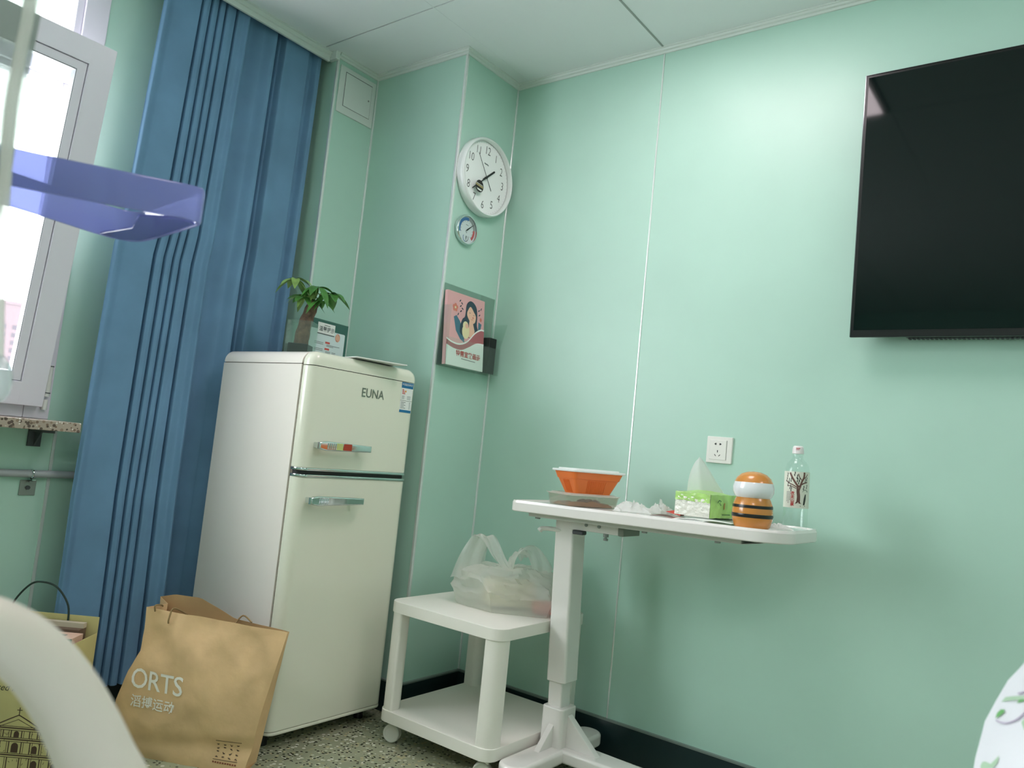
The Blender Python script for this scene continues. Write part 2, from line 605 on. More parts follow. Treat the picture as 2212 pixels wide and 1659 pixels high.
# cornice: stepped profile mitred around the pillar
def cornice(path, prof):
    """path of (x, y) wall points with the room on the right hand; prof of (offset into the room, z)"""
    mb = MB()
    n = len(path)
    rings = []
    for i in range(n):
        p = Vector(path[i])
        d0 = (Vector(path[i]) - Vector(path[i - 1])).normalized() if i else None
        d1 = (Vector(path[i + 1]) - Vector(path[i])).normalized() if i < n - 1 else None
        n0 = Vector((d0.y, -d0.x)) if d0 else None
        n1 = Vector((d1.y, -d1.x)) if d1 else None
        if d0 and d1:
            m = (n0 + n1)
            m = m / m.dot(n0)
        else:
            m = n0 or n1
        rings.append([Vector((p.x + m.x * o, p.y + m.y * o, z)) for o, z in prof])
    k = len(prof)
    vs = [q for r_ in rings for q in r_]
    fs = [(i * k + j, i * k + (j + 1) % k, (i + 1) * k + (j + 1) % k, (i + 1) * k + j) for i in range(n - 1) for j in range(k)]
    fs += [tuple(range(k)), tuple((n - 1) * k + j for j in range(k))]
    return mb.add(vs, fs)
prof = [(0, ZC), (0, ZC - 0.022), (0.006, ZC - 0.022), (0.008, ZC - 0.014), (0.015, ZC - 0.012), (0.017, ZC - 0.005), (0.022, ZC - 0.004), (0.022, ZC)]
struct('trim_1', cornice([(XP, YB), (XP, YA), (XC, YA), (XC, YW), (XR, YW)], prof), CORN, smooth=0)
px = -2.712
prof2 = [(0, ZC + 0.005), (0, ZC - 0.040), (0.010, ZC - 0.040), (0.012, ZC - 0.022), (0.019, ZC - 0.020), (0.021, ZC - 0.006), (0.028, ZC - 0.005), (0.028, ZC + 0.005)]
struct('trim_2', cornice([(px, YF), (px, YB - 0.02)], prof2), CORN, smooth=0)
struct('trim_3', MB().box(XP - 0.045, XP + 0.012, YB - 0.022, YB, ZC - 0.034, ZC + 0.004, 0.002, 1), CORN, smooth=0)

# ------------------------------------------------------------------ window: fixed frame, upper light, tilted sash
win = struct_root('window_1', (XW, 0.3, Z0))
xo, xi = XW - 0.075, XW + 0.004
def bar(name, y0, y1, z0, z1, x0=xo, x1=xi, m=UPVC, bev=0.004):
    return MB().box(x0, x1, y0, y1, z0, z1, bev, 2).build(name, m, win)
bar('jamb', 1.070, Y1, Z0, Z1)
bar('jamb', Y0, Y0 + 0.10, Z0, Z1)
bar('bottom_rail', Y0 + 0.10, 1.070, Z0, 1.11)
bar('transom', Y0 + 0.10, 1.070, 2.165, 2.30)
bar('head_rail', Y0 + 0.10, 1.070, 2.49, Z1)
bar('mullion', 0.38, 0.49, 1.11, 2.165)
bar('mullion', 0.38, 0.49, 2.30, 2.49)
bar('glazing_bead', 1.046, 1.071, 1.11, 2.165, xo + 0.01, xi - 0.02)
bar('glazing_bead', 1.046, 1.071, 2.30, 2.49, xo + 0.01, xi - 0.012)
bar('glazing_bead', 0.49, 1.046, 2.30, 2.32, xo + 0.01, xi - 0.012)
bar('glazing_bead', 0.49, 1.046, 2.145, 2.166, xo + 0.01, xi - 0.02)
bar('window_pane', 0.48, 1.055, 2.31, 2.50, xo + 0.02, xo + 0.026, GLASS, 0)
bar('window_pane', Y0 + 0.09, 0.39, 2.29, 2.50, xo + 0.02, xo + 0.026, GLASS, 0)
bar('window_pane', Y0 + 0.09, 0.39, 1.10, 2.17, xo + 0.02, xo + 0.026, GLASS, 0)
# the sash hangs open at the top
TA = R(7.6)
XB = XW + 0.022
def sash_pt(y, wv, t):
    return Vector((XB + wv * math.sin(TA) + t * math.cos(TA), y, 1.05 + wv * math.cos(TA) - t * math.sin(TA)))
def sash_box(mb, y0, y1, w0, w1, t0, t1, bev=0.003):
    m = Matrix(((math.cos(TA), 0, math.sin(TA), XB), (0, 1, 0, 0), (-math.sin(TA), 0, math.cos(TA), 1.05), (0, 0, 0, 1)))
    return mb.box(t0, t1, y0, y1, w0, w1, bev, 2, m)
sy0, sy1, sh = 0.515, 1.114, 1.222
sash = sash_box(sash_box(sash_box(sash_box(MB(), sy1 - 0.078, sy1, 0, sh, -0.052, 0.014), sy0, sy0 + 0.078, 0, sh, -0.052, 0.014),
                         sy0 + 0.07, sy1 - 0.07, 0, 0.078, -0.052, 0.0135), sy0 + 0.07, sy1 - 0.07, sh - 0.078, sh, -0.052, 0.0135).build('sash', UPVC, win)
q = sy1 - 0.078
sash_box(sash_box(sash_box(sash_box(MB(), q - 0.030, q - 0.001, 0.079, sh - 0.079, -0.03, 0.008), sy0 + 0.079, sy0 + 0.108, 0.079, sh - 0.079, -0.03, 0.008),
                  sy0 + 0.1, q - 0.02, 0.079, 0.108, -0.03, 0.0078), sy0 + 0.1, q - 0.02, sh - 0.108, sh - 0.079, -0.03, 0.0078).build('sash_bead', UPVC, sash)
sash_box(sash_box(MB(), q - 0.0318, q - 0.0295, 0.105, sh - 0.105, -0.028, 0.006, 0), sy0 + 0.105, q - 0.029, sh - 0.1105, sh - 0.108, -0.028, 0.006, 0).build('sash_gasket', mat('sash_gasket_grey', (140, 144, 148), rough=0.6), sash)
sash_box(MB(), sy0 + 0.08, q, 0.08, sh - 0.08, -0.026, -0.018, 0).build('sash_pane', GLASS, sash)
hg = MB()
hg.tube([(XW + 0.012, 1.128, 1.085), (XW + 0.012, 1.128, 1.192)], 0.011, 12)
ho = hg.build('hinge', WHITEP, win)
MB().tube([(XW + 0.012, 1.128, 1.187), (XW + 0.012, 1.128, 1.190)], 0.0125, 12).tube([(XW + 0.012, 1.128, 1.096), (XW + 0.012, 1.128, 1.099)], 0.0125, 12).build('hinge_ring', GASKET, ho)
MB().tube([(XW + 0.012, 1.128, 1.040), (XW + 0.012, 1.128, 1.075)], 0.009, 12).build('hinge', WHITEP, win)
MB().box(XW - 0.02, -2.678, Y0 - 0.05, 1.187, 0.976, 1.008, 0.003, 2).build('window_sill', SILL, win)
br = MB().box(XW + 0.002, XW + 0.012, 1.095, 1.135, 0.915, 0.976).box(XW + 0.002, XW + 0.11, 1.095, 1.135, 0.966, 0.976)
br.prism([(XW + 0.012, 1.113, 0.966), (XW + 0.06, 1.113, 0.966), (XW + 0.012, 1.113, 0.918)], (0, 0.005, 0))
br.build('sill_bracket', GASKET, win, smooth=0)

# heating pipe under the sill
hp = thing('heating_pipe', 'grey heating pipe running along the wall under the granite window sill', 'pipe', (-2.80, 0.6, 0.0))
MB().tube([(-2.834, YF + 0.01, 0.822), (-2.834, YB - 0.002, 0.824)], 0.0125, 16).build('pipe', mat('pipe_grey_paint', (176, 182, 186), rough=0.4), hp)
MB().box(XW + 0.001, XW + 0.004, 1.094, 1.144, 0.750, 0.801, 0.001, 1).box(XW, XW + 0.030, 1.112, 1.131, 0.796, 0.800).build('pipe_bracket', STEEL, hp, smooth=0)
MB().tube([(-2.834 + 0.0145 * math.cos(a), 1.121, 0.823 + 0.0145 * math.sin(a)) for a in [k * math.pi / 10 for k in range(21)]], 0.003, 6).box(-2.848, -2.81, 1.115, 1.127, 0.803, 0.806).build('pipe_clamp', CHROME, hp)
MB().tube([(XW + 0.004, 1.119, 0.776), (XW + 0.009, 1.119, 0.776)], 0.007, 10).build('bolt', GASKET, hp)

# far building through the window
ab = thing('apartment_building', 'pale pink apartment block far beyond the window', 'building', (-345, 110, -6))
BP = mat('pale_pink_render', (70, 60, 64), rough=0.9, spec=0.0)
BW = mat('far_window_glass', (50, 46, 52), rough=0.6, spec=0.0)
bu, bv = Vector((0.335, 0.942, 0)), Vector((-0.942, 0.335, 0))
B0 = Vector((-340, 104, -6))
bm_ = Matrix(((bu.x, bv.x, 0, B0.x), (bu.y, bv.y, 0, B0.y), (0, 0, 1, B0.z), (0, 0, 0, 1)))
MB().box(-60, 42, 0, 14, 0, 44, 0, 1, bm_).build('building_wall', BP, ab, smooth=0)
MB().box(-60.4, 42.4, -0.4, 14.4, 44, 45.2, 0, 1, bm_).build('roof_parapet', BP, ab, smooth=0)
wm = None
for i in range(9):
    for j in range(7):
        u0 = 11 + i * 3.0 + (0.6 if i % 2 else 0)
        z0 = 16.5 + j * 3.0
        if wm is None:
            wm = MB().box(0, 1.5, -0.15, 0.1, 0, 1.5, 0, 1, Matrix(((bu.x, bv.x, 0, 0), (bu.y, bv.y, 0, 0), (0, 0, 1, 0), (0, 0, 0, 1)))).build('window', BW, ab, smooth=0)
            me = wm.data
            for vv in me.vertices:
                vv.co += Vector(ab.location)
        o = wm if (i == 0 and j == 0) else wm.copy()
        if o is not wm:
            C.objects.link(o)
        o.location = B0 + bu * u0 + Vector((0, 0, z0)) - Vector(ab.location)

# ------------------------------------------------------------------ curtain
cu = thing('curtain', 'long blue cloth curtain hanging in folds between window and fridge', 'curtain', (-2.76, 1.6, 0.1))
# fold profile: (share of width, offset into the room)
FP = [(0, .004), (.015, .014), (.06, .0), (.185, .014), (.191, .012), (.200, -.030), (.209, .012), (.225, .015), (.242, .010), (.250, -.030), (.258, .012), (.272, .015), (.287, .010), (.294, -.030),
      (.301, .012), (.315, .015), (.329, .010), (.336, -.030), (.344, .012), (.365, .016), (.392, .012), (.401, -.032), (.412, .010), (.44, .022), (.462, .036), (.472, .030), (.484, -.040), (.53, -.038), (.60, -.014),
      (.655, .016), (.668, .016), (.678, -.060), (.70, -.064), (.722, -.030), (.742, .010), (.80, .004), (.905, .008), (.92, -.024), (.95, -.026), (.98, .006), (1, .006)]
def fold(u):
    for i in range(len(FP) - 1):
        a, b = FP[i], FP[i + 1]
        if u <= b[0]:
            t = (u - a[0]) / (b[0] - a[0])
            t = t * t * (3 - 2 * t)
            return a[1] + (b[1] - a[1]) * t
    return FP[-1][1]
def curtain_pt(u, v):
    z = 0.10 + v * (2.74 - 0.10)
    g = 1.0 - z / 2.74
    left = 1.288 - 0.085 * min(1, g * 1.4) - (0.015 * math.sin(g * 5.0) if g > .4 else 0)
    right = 1.985 - 0.02 * g
    y = left + (right - left) * u
    sway = 0.012 * math.sin(u * 9 + g * 3.5) * g
    amp = 0.75 + 0.35 * g
    y += 0.006 * math.sin(u * 23 + 4 * g) * g
    return (-2.742 + fold(u) * amp + sway, y, z)
MB().grid(curtain_pt, 560, 24, 0.002).build('cloth', CURT, cu, smooth=80)
MB().box(-2.79, -2.74, 1.2, 2.0, 2.74, 2.76).build('track', WHITEP, cu, smooth=0)

# ------------------------------------------------------------------ access hatch
ha = thing('access_hatch', 'white square access hatch high on the narrow pipe panel', 'hatch', (XP, 2.14, 2.46))
MB().box(XP, XP + 0.006, 2.036, 2.243, 2.452, 2.662, 0.0015, 1).build('frame', CORN, ha, smooth=0)
MB().box(XP + 0.006, XP + 0.0072, 2.066, 2.220, 2.486, 2.640).build('gap_line', GASKET, ha, smooth=0)
dd = MB().box(XP + 0.006, XP + 0.009, 2.0675, 2.2185, 2.487, 2.637, 0.001, 1).build('door', CORN, ha, smooth=0)
MB().tube([(XP + 0.009, 2.205, 2.565), (XP + 0.0105, 2.205, 2.565)], 0.004, 10).build('latch', STEEL, dd)

# ------------------------------------------------------------------ ceiling lamps: one by the television wall, two added out of view
LM = mat('lamp_diffuser', (255, 255, 255), emit=(255, 238, 243), estr=LAMP)
LM2 = mat('fill_lamp_diffuser', (255, 255, 255), emit=(255, 238, 243), estr=LAMP_FILL)
LF = mat('lamp_frame', (236, 238, 238), rough=0.3)
def lamp(x0, x1, y0, y1, lab, lm=None):
    t = thing('ceiling_light', lab, 'lamp', ((x0 + x1) / 2, (y0 + y1) / 2, ZC - 0.012), 'square ceiling panel lights')
    f = MB()
    e = 0.015
    f.box(x0, x0 + e, y0, y1, ZC - 0.010, ZC + 0.008).box(x1 - e, x1, y0, y1, ZC - 0.010, ZC + 0.008).box(x0 + e, x1 - e, y0, y0 + e, ZC - 0.010, ZC + 0.008).box(x0 + e, x1 - e, y1 - e, y1, ZC - 0.010, ZC + 0.008)
    f.build('frame', LF, t, smooth=0)
    MB().box(x0 + e, x1 - e, y0 + e, y1 - e, ZC - 0.006, ZC + 0.008).build('diffuser', lm or LM, t, smooth=0)
lamp(-1.39, -0.765, 1.54, 2.14, 'square panel light on the ceiling by the television wall')
lamp(0.0, 0.54, -0.86, -0.26, 'unseen fill light panel added on the ceiling over the head of the bed', LM2)  # added fill lamp out of view, stronger to brighten the fridge side
lamp(0.56, 1.185, 1.54, 2.14, 'unseen light panel added on the ceiling by the right wall')  # added lamp out of view, placed clear of the television's reflection

# ------------------------------------------------------------------ fridge
fr = thing('refrigerator', 'tall cream retro two-door refrigerator with chrome handles', 'refrigerator', (-2.39, 1.92, 0))
fy0, fy1, fz = 1.66, 2.178, 1.335
def yz_round(y0, y1, z0, z1, r, seg=6, bottom=0.0):
    return [(y, z) for y, z in rrect(y0, y1, z0, z1, (bottom, bottom, r, r), seg)]
def fpris(mb, x0, x1, pts, bev=0.0, seg=4, only=None):
    return mb.prism([(x0, y, z) for y, z in pts], (x1 - x0, 0, 0), bev, seg, None, only)
fpris(MB(), -2.655, -2.184, yz_round(fy0, fy1, 0.035, 1.286, 0.0)).build('body', CREAM_LIT, fr)
fpris(MB(), -2.655, -2.184, yz_round(fy0, fy1, 1.289, fz, 0.042, 8), 0.004, 2).build('body_top', CREAM_LIT, fr)
fpris(MB(), -2.65, -2.187, yz_round(fy0 + 0.004, fy1 - 0.004, 1.28, 1.295, 0.0)).build('seam', GAP, fr)
fpris(MB(), -2.19, -2.172, yz_round(fy0 + 0.006, fy1 - 0.006, 0.05, fz - 0.008, 0.036)).build('door_gasket', GAP, fr)
ud = fpris(MB(), -2.174, -2.128, yz_round(fy0, fy1, 0.932, 1.283, 0.0), 0.03, 6, 'far').build('upper_door', CREAM, fr)
# rounded cap of the upper door
fpris(MB(), -2.174, -2.128, yz_round(fy0, fy1, 1.2855, fz + 0.001, 0.042, 8), 0.03, 6, 'far')
capm = MB()
bm = bmesh.new()
pts = yz_round(fy0, fy1, 1.2855, fz + 0.001, 0.042, 8)
va = [bm.verts.new((-2.174, y, z)) for y, z in pts]
vb = [bm.verts.new((-2.128, y, z)) for y, z in pts]
bm.faces.new(va[::-1])
ff = bm.faces.new(vb)
for i in range(len(pts)):
    j = (i + 1) % len(pts)
    bm.faces.new((va[i], va[j], vb[j], vb[i]))
es = [e for e in ff.edges if not all(abs(v.co.z - 1.2855) < 1e-5 for v in e.verts)]
bmesh.ops.recalc_face_normals(bm, faces=list(bm.faces))
bmesh.ops.bevel(bm, geom=es, offset=0.03, segments=6, profile=0.5, affect='EDGES')
capm.bm(bm)
capm.build('door_cap', CREAM, ud)
def door_body(z0, z1):
    """door slab whose two upright front edges are rounded"""
    mb = MB()
    poly = rrect(-2.174, -2.128, fy0, fy1, (0, 0.034, 0.034, 0), 7)
    return mb.prism([(x, y, z0) for x, y in poly], (0, 0, z1 - z0), 0.0015, 1)
ud.data.clear_geometry()
tmp = door_body(0.934, 1.283).build('x', CREAM, fr)
ud.data = tmp.data
ud.data.name = 'upper_door'
bpy.data.objects.remove(tmp)
ld = door_body(0.062, 0.902).build('lower_door', CREAM, fr)
MB().prism([(x, y, 0.050) for x, y in rrect(-2.172, -2.1255, fy0 + 0.001, fy1 - 0.001, (0, 0.034, 0.034, 0), 7)], (0, 0, 0.0105), 0.003, 2).build('bottom_lip', CREAM, ld)
for z0, z1 in ((0.924, 0.934), (0.902, 0.912)):
    MB().prism([(x, y, z0) for x, y in rrect(-2.172, -2.124, fy0 - 0.001, fy1 + 0.001, (0, 0.034, 0.034, 0), 7)], (0, 0, z1 - z0), 0.003, 2).build('chrome_strip', CHROME, fr)
MB().prism([(x, y, 0.910) for x, y in rrect(-2.172, -2.134, fy0 + 0.006, fy1 - 0.006, (0, 0.03, 0.03, 0), 7)], (0, 0, 0.016)).build('strip_gap', BLACK, fr)
def fridge_handle(y0, y1, z, par):
    mb = MB()
    n = 14
    xs_, pts_ = -2.094, []
    # tapering lever seen from the front
    for k in range(n + 1):
        t = k / n
        h = 0.0175 - 0.006 * t if t > 0.12 else 0.011 + 0.0058 * (t / 0.12)
        pts_.append((y0 + (y1 - y0) * t, h))
    up_ = [(y, z + h) for y, h in pts_]
    lo_ = [(y, z - h) for y, h in pts_][::-1]
    mb.prism([(xs_ - 0.010, y, zz) for y, zz in up_ + lo_], (0.018, 0, 0), 0.005, 3)
    h_ = mb.build('handle', CHROME, par)
    for y, l in ((y0 + 0.022, 0.030), (y1 - 0.035, 0.016)):
        MB().box(-2.130, -2.102, y - l / 2, y + l / 2, z - 0.010, z + 0.010, 0.003, 2).build('handle_mount', CHROME, h_)
    rg = MB()
    for k in range(5):
        y = y0 + 0.035 + k * 0.0085
        rg.box(-2.088, -2.083, y, y + 0.0045, z - 0.011, z + 0.011, 0.0015, 1)
    rg.build('handle_rib', CHROME, h_)
    return h_
h1 = fridge_handle(1.700, 1.938, 1.014, ud)
MB().box(-2.0868, -2.0855, 1.772, 1.802, 1.003, 1.026).build('colour_patch', mat('patch_lime', (196, 206, 132), rough=0.5), h1, smooth=0)  # lime and red patches of colour on the upper handle
MB().box(-2.0868, -2.0852, 1.806, 1.842, 1.003, 1.026).build('colour_patch', mat('patch_red', (176, 62, 38), rough=0.5), h1, smooth=0)
fridge_handle(1.693, 1.931, 0.826, ld)
ff_ = plane_fn((-2.128, 1.949, 1.2165), (0, 1, 0), (0, 0, 1), (1, 0, 0))
text_mb('EUNA', 0.046, ff_, bold=0.0006, lift=0.0012, sx=0.92, spacing=1.0).build('logo', mat('logo_grey', (128, 134, 122), rough=0.3, metal=0.5), ud, smooth=0)
lb = Decal(plane_fn((-2.1278, 2.092, 1.166), (0, 1, 0), (0, 0, 1), (1, 0, 0)))
LBLUE = mat('label_blue', (22, 110, 160), rough=0.4)
W_, H_ = 0.062, 0.116
lb.rect(PAPER, 0, 0, W_, H_)
lb.lift = 0.0008
lb.rect(LBLUE, 0, H_ - 0.022, W_, H_).rect(mat('label_blue_foot', (22, 110, 160), rough=0.4), 0, 0, W_, 0.010)
lb.rect(PRINTK, 0, 0.045, W_, 0.0462)
for k in range(4):
    lb.rect(PRINTR, 0.006, 0.086 - k * 0.005, 0.014 + k * 0.003, 0.089 - k * 0.005)
lb.rect(mat('label_orange', (226, 150, 60)), 0.02, 0.078, 0.028, 0.085)
for k in range(5):
    lb.rect(PRINTG, 0.005, 0.038 - k * 0.0055, 0.03 - (k % 2) * 0.008, 0.0398 - k * 0.0055).rect(PRINTG, 0.048, 0.038 - k * 0.0055, 0.056, 0.0398 - k * 0.0055)
for k in range(3):
    lb.rect(PRINTG, 0.006, 0.062 - k * 0.005, 0.02, 0.0635 - k * 0.005).rect(PRINTG, 0.034, 0.062 - k * 0.005, 0.054, 0.0635 - k * 0.005)
for o in lb.build('energy_label', ud):
    pass
text_mb('中国能效标识', 0.0095, plane_fn((-2.1278, 2.092 + W_ / 2, 1.166 + H_ - 0.009), (0, 1, 0), (0, 0, 1), (1, 0, 0)), lift=0.0011).build('label_print', PAPER, ud, smooth=0)
for x in (-2.6, -2.2):
    for y in (1.70, 2.13):
        MB().tube([(x, y, 0.0), (x, y, 0.036)], 0.018, 12).build('foot', BLACK, fr)

# things standing on the fridge -------------------------------------------------
pot = thing('potted_plant', 'small money tree with a thick trunk in a clear square vase', 'plant', (-2.42, 1.825, fz))
pc = Vector((-2.42, 1.822, fz))
vz = MB()
q, hgt, th = 0.046, 0.135, 0.003
yawp = Matrix.Translation(pc) @ Matrix.Rotation(R(35), 4, 'Z')
for a, b, c, d in ((-q, q, -q, -q + th), (-q, q, q - th, q), (-q, -q + th, -q + th, q - th), (q - th, q, -q + th, q - th)):
    vz.box(a, b, c, d, 0, hgt, 0, 1, yawp)
vz.box(-q, q, -q, q, 0, 0.004, 0, 1, yawp)
vz.build('vase', CLEAR, pot, smooth=0)
MB().box(-q + 0.008, q - 0.008, -q + 0.008, q - 0.008, 0.004, 0.048, 0.004, 2, yawp).build('inner_pot', BLACK, pot)
MB().tube(smooth_path([pc + Vector((0.0, 0.0, 0.03)), pc + Vector((0.0, 0.003, 0.08)), pc + Vector((0.005, 0.008, 0.135)), pc + Vector((0.012, 0.018, 0.185)), pc + Vector((0.016, 0.026, 0.215))], 4),
          [0.030 - 0.0006 * k + 0.0015 * math.sin(k * 1.7) for k in range(17)], 14).build('trunk', BARK, pot)
top = pc + Vector((0.016, 0.026, 0.212))
LR = Vector((0.80, 0.60, 0))
LFw = Vector((-0.60, 0.80, 0))
def leaf_mesh(base, direction, length, width, droop, m, parent):
    d = direction.normalized()
    side = d.cross(Vector((0, 0, 1)))
    if side.length < 0.1:
        side = Vector((1, 0, 0))
    side.normalize()
    def fn(u, v):
        t = v
        wv = width * (math.sin(math.pi * min(1, t * 0.97 + 0.03) ** 1.15) ** 0.9) * 0.5
        p = base + d * (length * t) - Vector((0, 0, 1)) * (droop * length * t * t)
        k = (u - 0.5) * 2
        return p + side * (k * wv) + Vector((0, 0, 1)) * (abs(k) * wv * 0.35)
    return MB().grid(fn, 4, 9).build('leaf', m, parent, smooth=60)
rng = random.Random(11)
# each stalk ends in a hand of leaflets: (right, up, away) of the end from the crown, leaf length
for (rx, uz, fw, L, n, m) in ((-0.082, 0.088, 0.00, 0.078, 7, LEAFL), (0.012, 0.060, -0.02, 0.080, 7, LEAF), (0.058, 0.046, 0.01, 0.085, 7, LEAF), (-0.040, 0.020, 0.0, 0.078, 6, LEAF),
                              (0.028, 0.008, -0.02, 0.06, 5, LEAF), (-0.005, 0.045, 0.03, 0.07, 5, LEAFL), (-0.045, 0.03, 0.02, 0.065, 5, LEAFL)):
    end = top + LR * rx + LFw * fw + Vector((0, 0, uz))
    stalk = MB().tube(smooth_path([top - Vector((0, 0, 0.012)), top + (end - top) * 0.5 + Vector((0, 0, 0.012)), end], 4), 0.0022, 6).build('stalk', LEAFL, pot)
    a0 = rng.random() * 6.28
    for k in range(n):
        a = a0 + 2 * math.pi * k / n + rng.uniform(-.2, .2)
        d = Vector((math.cos(a), math.sin(a), rng.uniform(-0.25, 0.25)))
        leaf_mesh(end, d, L * rng.uniform(0.8, 1.1), L * 0.40, rng.uniform(0.35, 0.9), m, stalk)

sg = thing('notice_sign', 'acrylic notice with green border standing on the fridge behind the plant', 'sign', (-2.43, 1.97, fz))
sdir = Vector((-0.10, 0.995, 0)).normalized()
sno = Vector((0.995, 0.10, 0)).normalized()
sfn0 = plane_fn((-2.495, 1.902, fz + 0.0), sdir, (0, 0, 1), sno)
SW, SH = 0.222, 0.176
def sbox(mb, u0, u1, v0, v1, d0, d1):
    m = Matrix(((sno.x, sdir.x, 0, -2.495), (sno.y, sdir.y, 0, 1.902), (0, 0, 1, fz), (0, 0, 0, 1)))
    return mb.box(d0, d1, u0, u1, v0, v1, 0, 1, m)
sbox(sbox(MB(), 0, SW, 0, SH, 0.0, 0.003), 0, SW, 0, 0.003, -0.05, 0.0).build('acrylic_sheet', mat('green_sheet', (58, 104, 94), rough=0.2, coat=0.6), sg, smooth=0)
sbox(sbox(MB(), 0, SW, SH - 0.003, SH, -0.001, 0.005), SW - 0.003, SW, 0, SH, -0.001, 0.005).build('sheet_edge', CLEAR, sg, smooth=0)
sd = Decal(lambda u, v, l=0: sfn0(u, v, 0.003 + l))
PALE = mat('pale_print_blue', (214, 230, 230), rough=0.5)
sd.poly(PALE, rrect(0.01, SW - 0.014, 0.004, SH - 0.040, 0.006, 4), 0.0004)
sd.rect(PAPER, 0.05, SH - 0.058, 0.146, SH - 0.012, 0.0008)
sd.rect(PRINTG, 0.05, SH - 0.059, 0.146, SH - 0.055, 0.0010)
sd.rect(PRINTK, 0.085, SH - 0.0215, 0.118, SH - 0.0195, 0.0012)
for (u, v) in ((0.100, 0.083), (0.100, 0.057)):
    sd.rect(mat('tag_red', (206, 92, 84), rough=0.5), u, v, u + 0.026, v + 0.008, 0.0010)
for (u, v, l) in ((0.108, 0.077, 0.075), (0.108, 0.072, 0.04), (0.106, 0.050, 0.028), (0.142, 0.050, 0.022), (0.106, 0.045, 0.028), (0.142, 0.045, 0.02), (0.106, 0.040, 0.018), (0.04, 0.083, 0.05), (0.04, 0.077, 0.05), (0.04, 0.057, 0.05), (0.04, 0.051, 0.05)):
    sd.rect(PRINTG, u, v, u + l, v + 0.0018, 0.0010)
SKIN = mat('print_skin', (222, 176, 150), rough=0.6)
PINKP = mat('print_pink', (206, 140, 124), rough=0.6)
sd.disc(PINKP, 0.166, 0.116, 0.014, 0.017, lift=0.0012).disc(SKIN, 0.163, 0.118, 0.009, 0.013, lift=0.0014).disc(SKIN, 0.171, 0.113, 0.007, 0.012, lift=0.0015)
sd.disc(SKIN, 0.176, 0.030, 0.0085, lift=0.0012).disc(PRINTK, 0.176, 0.0355, 0.0100, 0.0065, lift=0.0014).disc(PAPER, 0.176, 0.0195, 0.008, 0.005, lift=0.0013)
sd.build('notice_print', sg)
text_mb('温馨提示', 0.0215, lambda u, v, l=0: sfn0(0.101 + u, SH - 0.038 + v, 0.003 + l), lift=0.0013, bold=0.0003).build('notice_print', PRINTG, sg, smooth=0)

ps = MB()
def psheet(u, v):
    a = Vector((-2.118, 1.845, fz + 0.002)) * (1 - u) * (1 - v) + Vector((-2.068, 2.05, fz + 0.002)) * u * (1 - v) + Vector((-2.29, 1.885, fz + 0.002)) * (1 - u) * v + Vector((-2.24, 2.09, fz + 0.002)) * u * v
    return a + Vector((0, 0, 0.002 + 0.004 * v * (1 - v)))
ps.grid(psheet, 8, 6, -0.0035)
tag(ps.build('leaflet', PAPER, smooth=60), 'white folded leaflet lying on the front edge of the fridge top', 'paper')

# ------------------------------------------------------------------ wall clock
ck = thing('wall_clock', 'round white wall clock with thin numerals', 'clock', (XC, 2.424, 2.207))
cc = Vector((XC, 2.424, 2.207))
RC = 0.168
prof = [(0.10, 0.0), (RC - 0.004, 0.0), (RC, 0.006), (RC, 0.026), (RC - 0.002, 0.037), (RC - 0.006, 0.041), (RC - 0.009, 0.0405), (RC - 0.012, 0.036), (RC - 0.013, 0.020)]
MB().lathe(prof, cc, 64, (1, 0, 0)).build('rim', mat('clock_white', (232, 236, 234), rough=0.2, coat=0.5), ck, smooth=50)
MB().lathe([(0.0, 0.018), (RC - 0.0125, 0.018), (RC - 0.0125, 0.005), (0, 0.005)], cc, 64, (1, 0, 0)).build('dial', mat('dial_white', (248, 250, 248), rough=0.6), ck)
cfn = lambda u, v, l=0: Vector((XC + 0.018 + l, 2.424 + u, 2.207 + v))
nums = MB()
for h in range(1, 13):
    a = R(90 - 30 * h)
    t = text_mb(str(h), 0.050, lambda u, v, l=0: cfn(0.118 * math.cos(a) + u, 0.118 * math.sin(a) + v, l), lift=0.0006, bold=-0.0006, sx=0.80)
    nums.add(t.v, t.f)
nums.build('numerals', PRINTK, ck, smooth=0)
tk = Decal(cfn)
for k in range(60):
    a = R(6 * k)
    tk.strip(PRINTG, [(0.147 * math.cos(a), 0.147 * math.sin(a)), (0.151 * math.cos(a), 0.151 * math.sin(a))], 0.0008)
tk.strip(PRINTG, [(-0.014, 0.062), (-0.005, 0.060), (0.004, 0.061), (0.014, 0.058)], 0.005)
tk.build('dial_marks', ck)
def hand(name, ang, l0, l1, w0, w1, x):
    a = R(90 - ang)
    d, p = Vector((0, math.cos(a), math.sin(a))), Vector((0, -math.sin(a), math.cos(a)))
    o = cc + Vector((x, 0, 0))
    MB().prism([o - d * l0 + p * w0, o + d * l1 * 0.96 + p * w1, o + d * l1, o + d * l1 * 0.96 - p * w1, o - d * l0 - p * w0], (0.0016, 0, 0)).build(name, BLACK, ck, smooth=0)
hand('hour_hand', 50, 0.022, 0.072, 0.0042, 0.0042, 0.0215)
hand('minute_hand', 229, 0.020, 0.112, 0.0030, 0.0018, 0.0245)
hand('second_hand', 323, 0.060, 0.112, 0.0014, 0.0007, 0.027)
MB().tube([cc + Vector((0.019, 0, 0)), cc + Vector((0.0295, 0, 0))], 0.005, 12).build('hub', BLACK, ck)
st = Decal(lambda u, v, l=0: Vector((XC + 0.0355 + l, 2.424 - 0.050 + u, 2.207 - 0.055 + v)))
GOLD = mat('gold_print', (176, 160, 112), rough=0.4, metal=0.3)
st.disc(PRINTK, 0, 0, 0.026, 0.026, 28).poly(GOLD, [(-0.025, 0.009), (0.023, 0.003), (0.025, -0.005), (-0.025, 0.0005)], 0.0008)
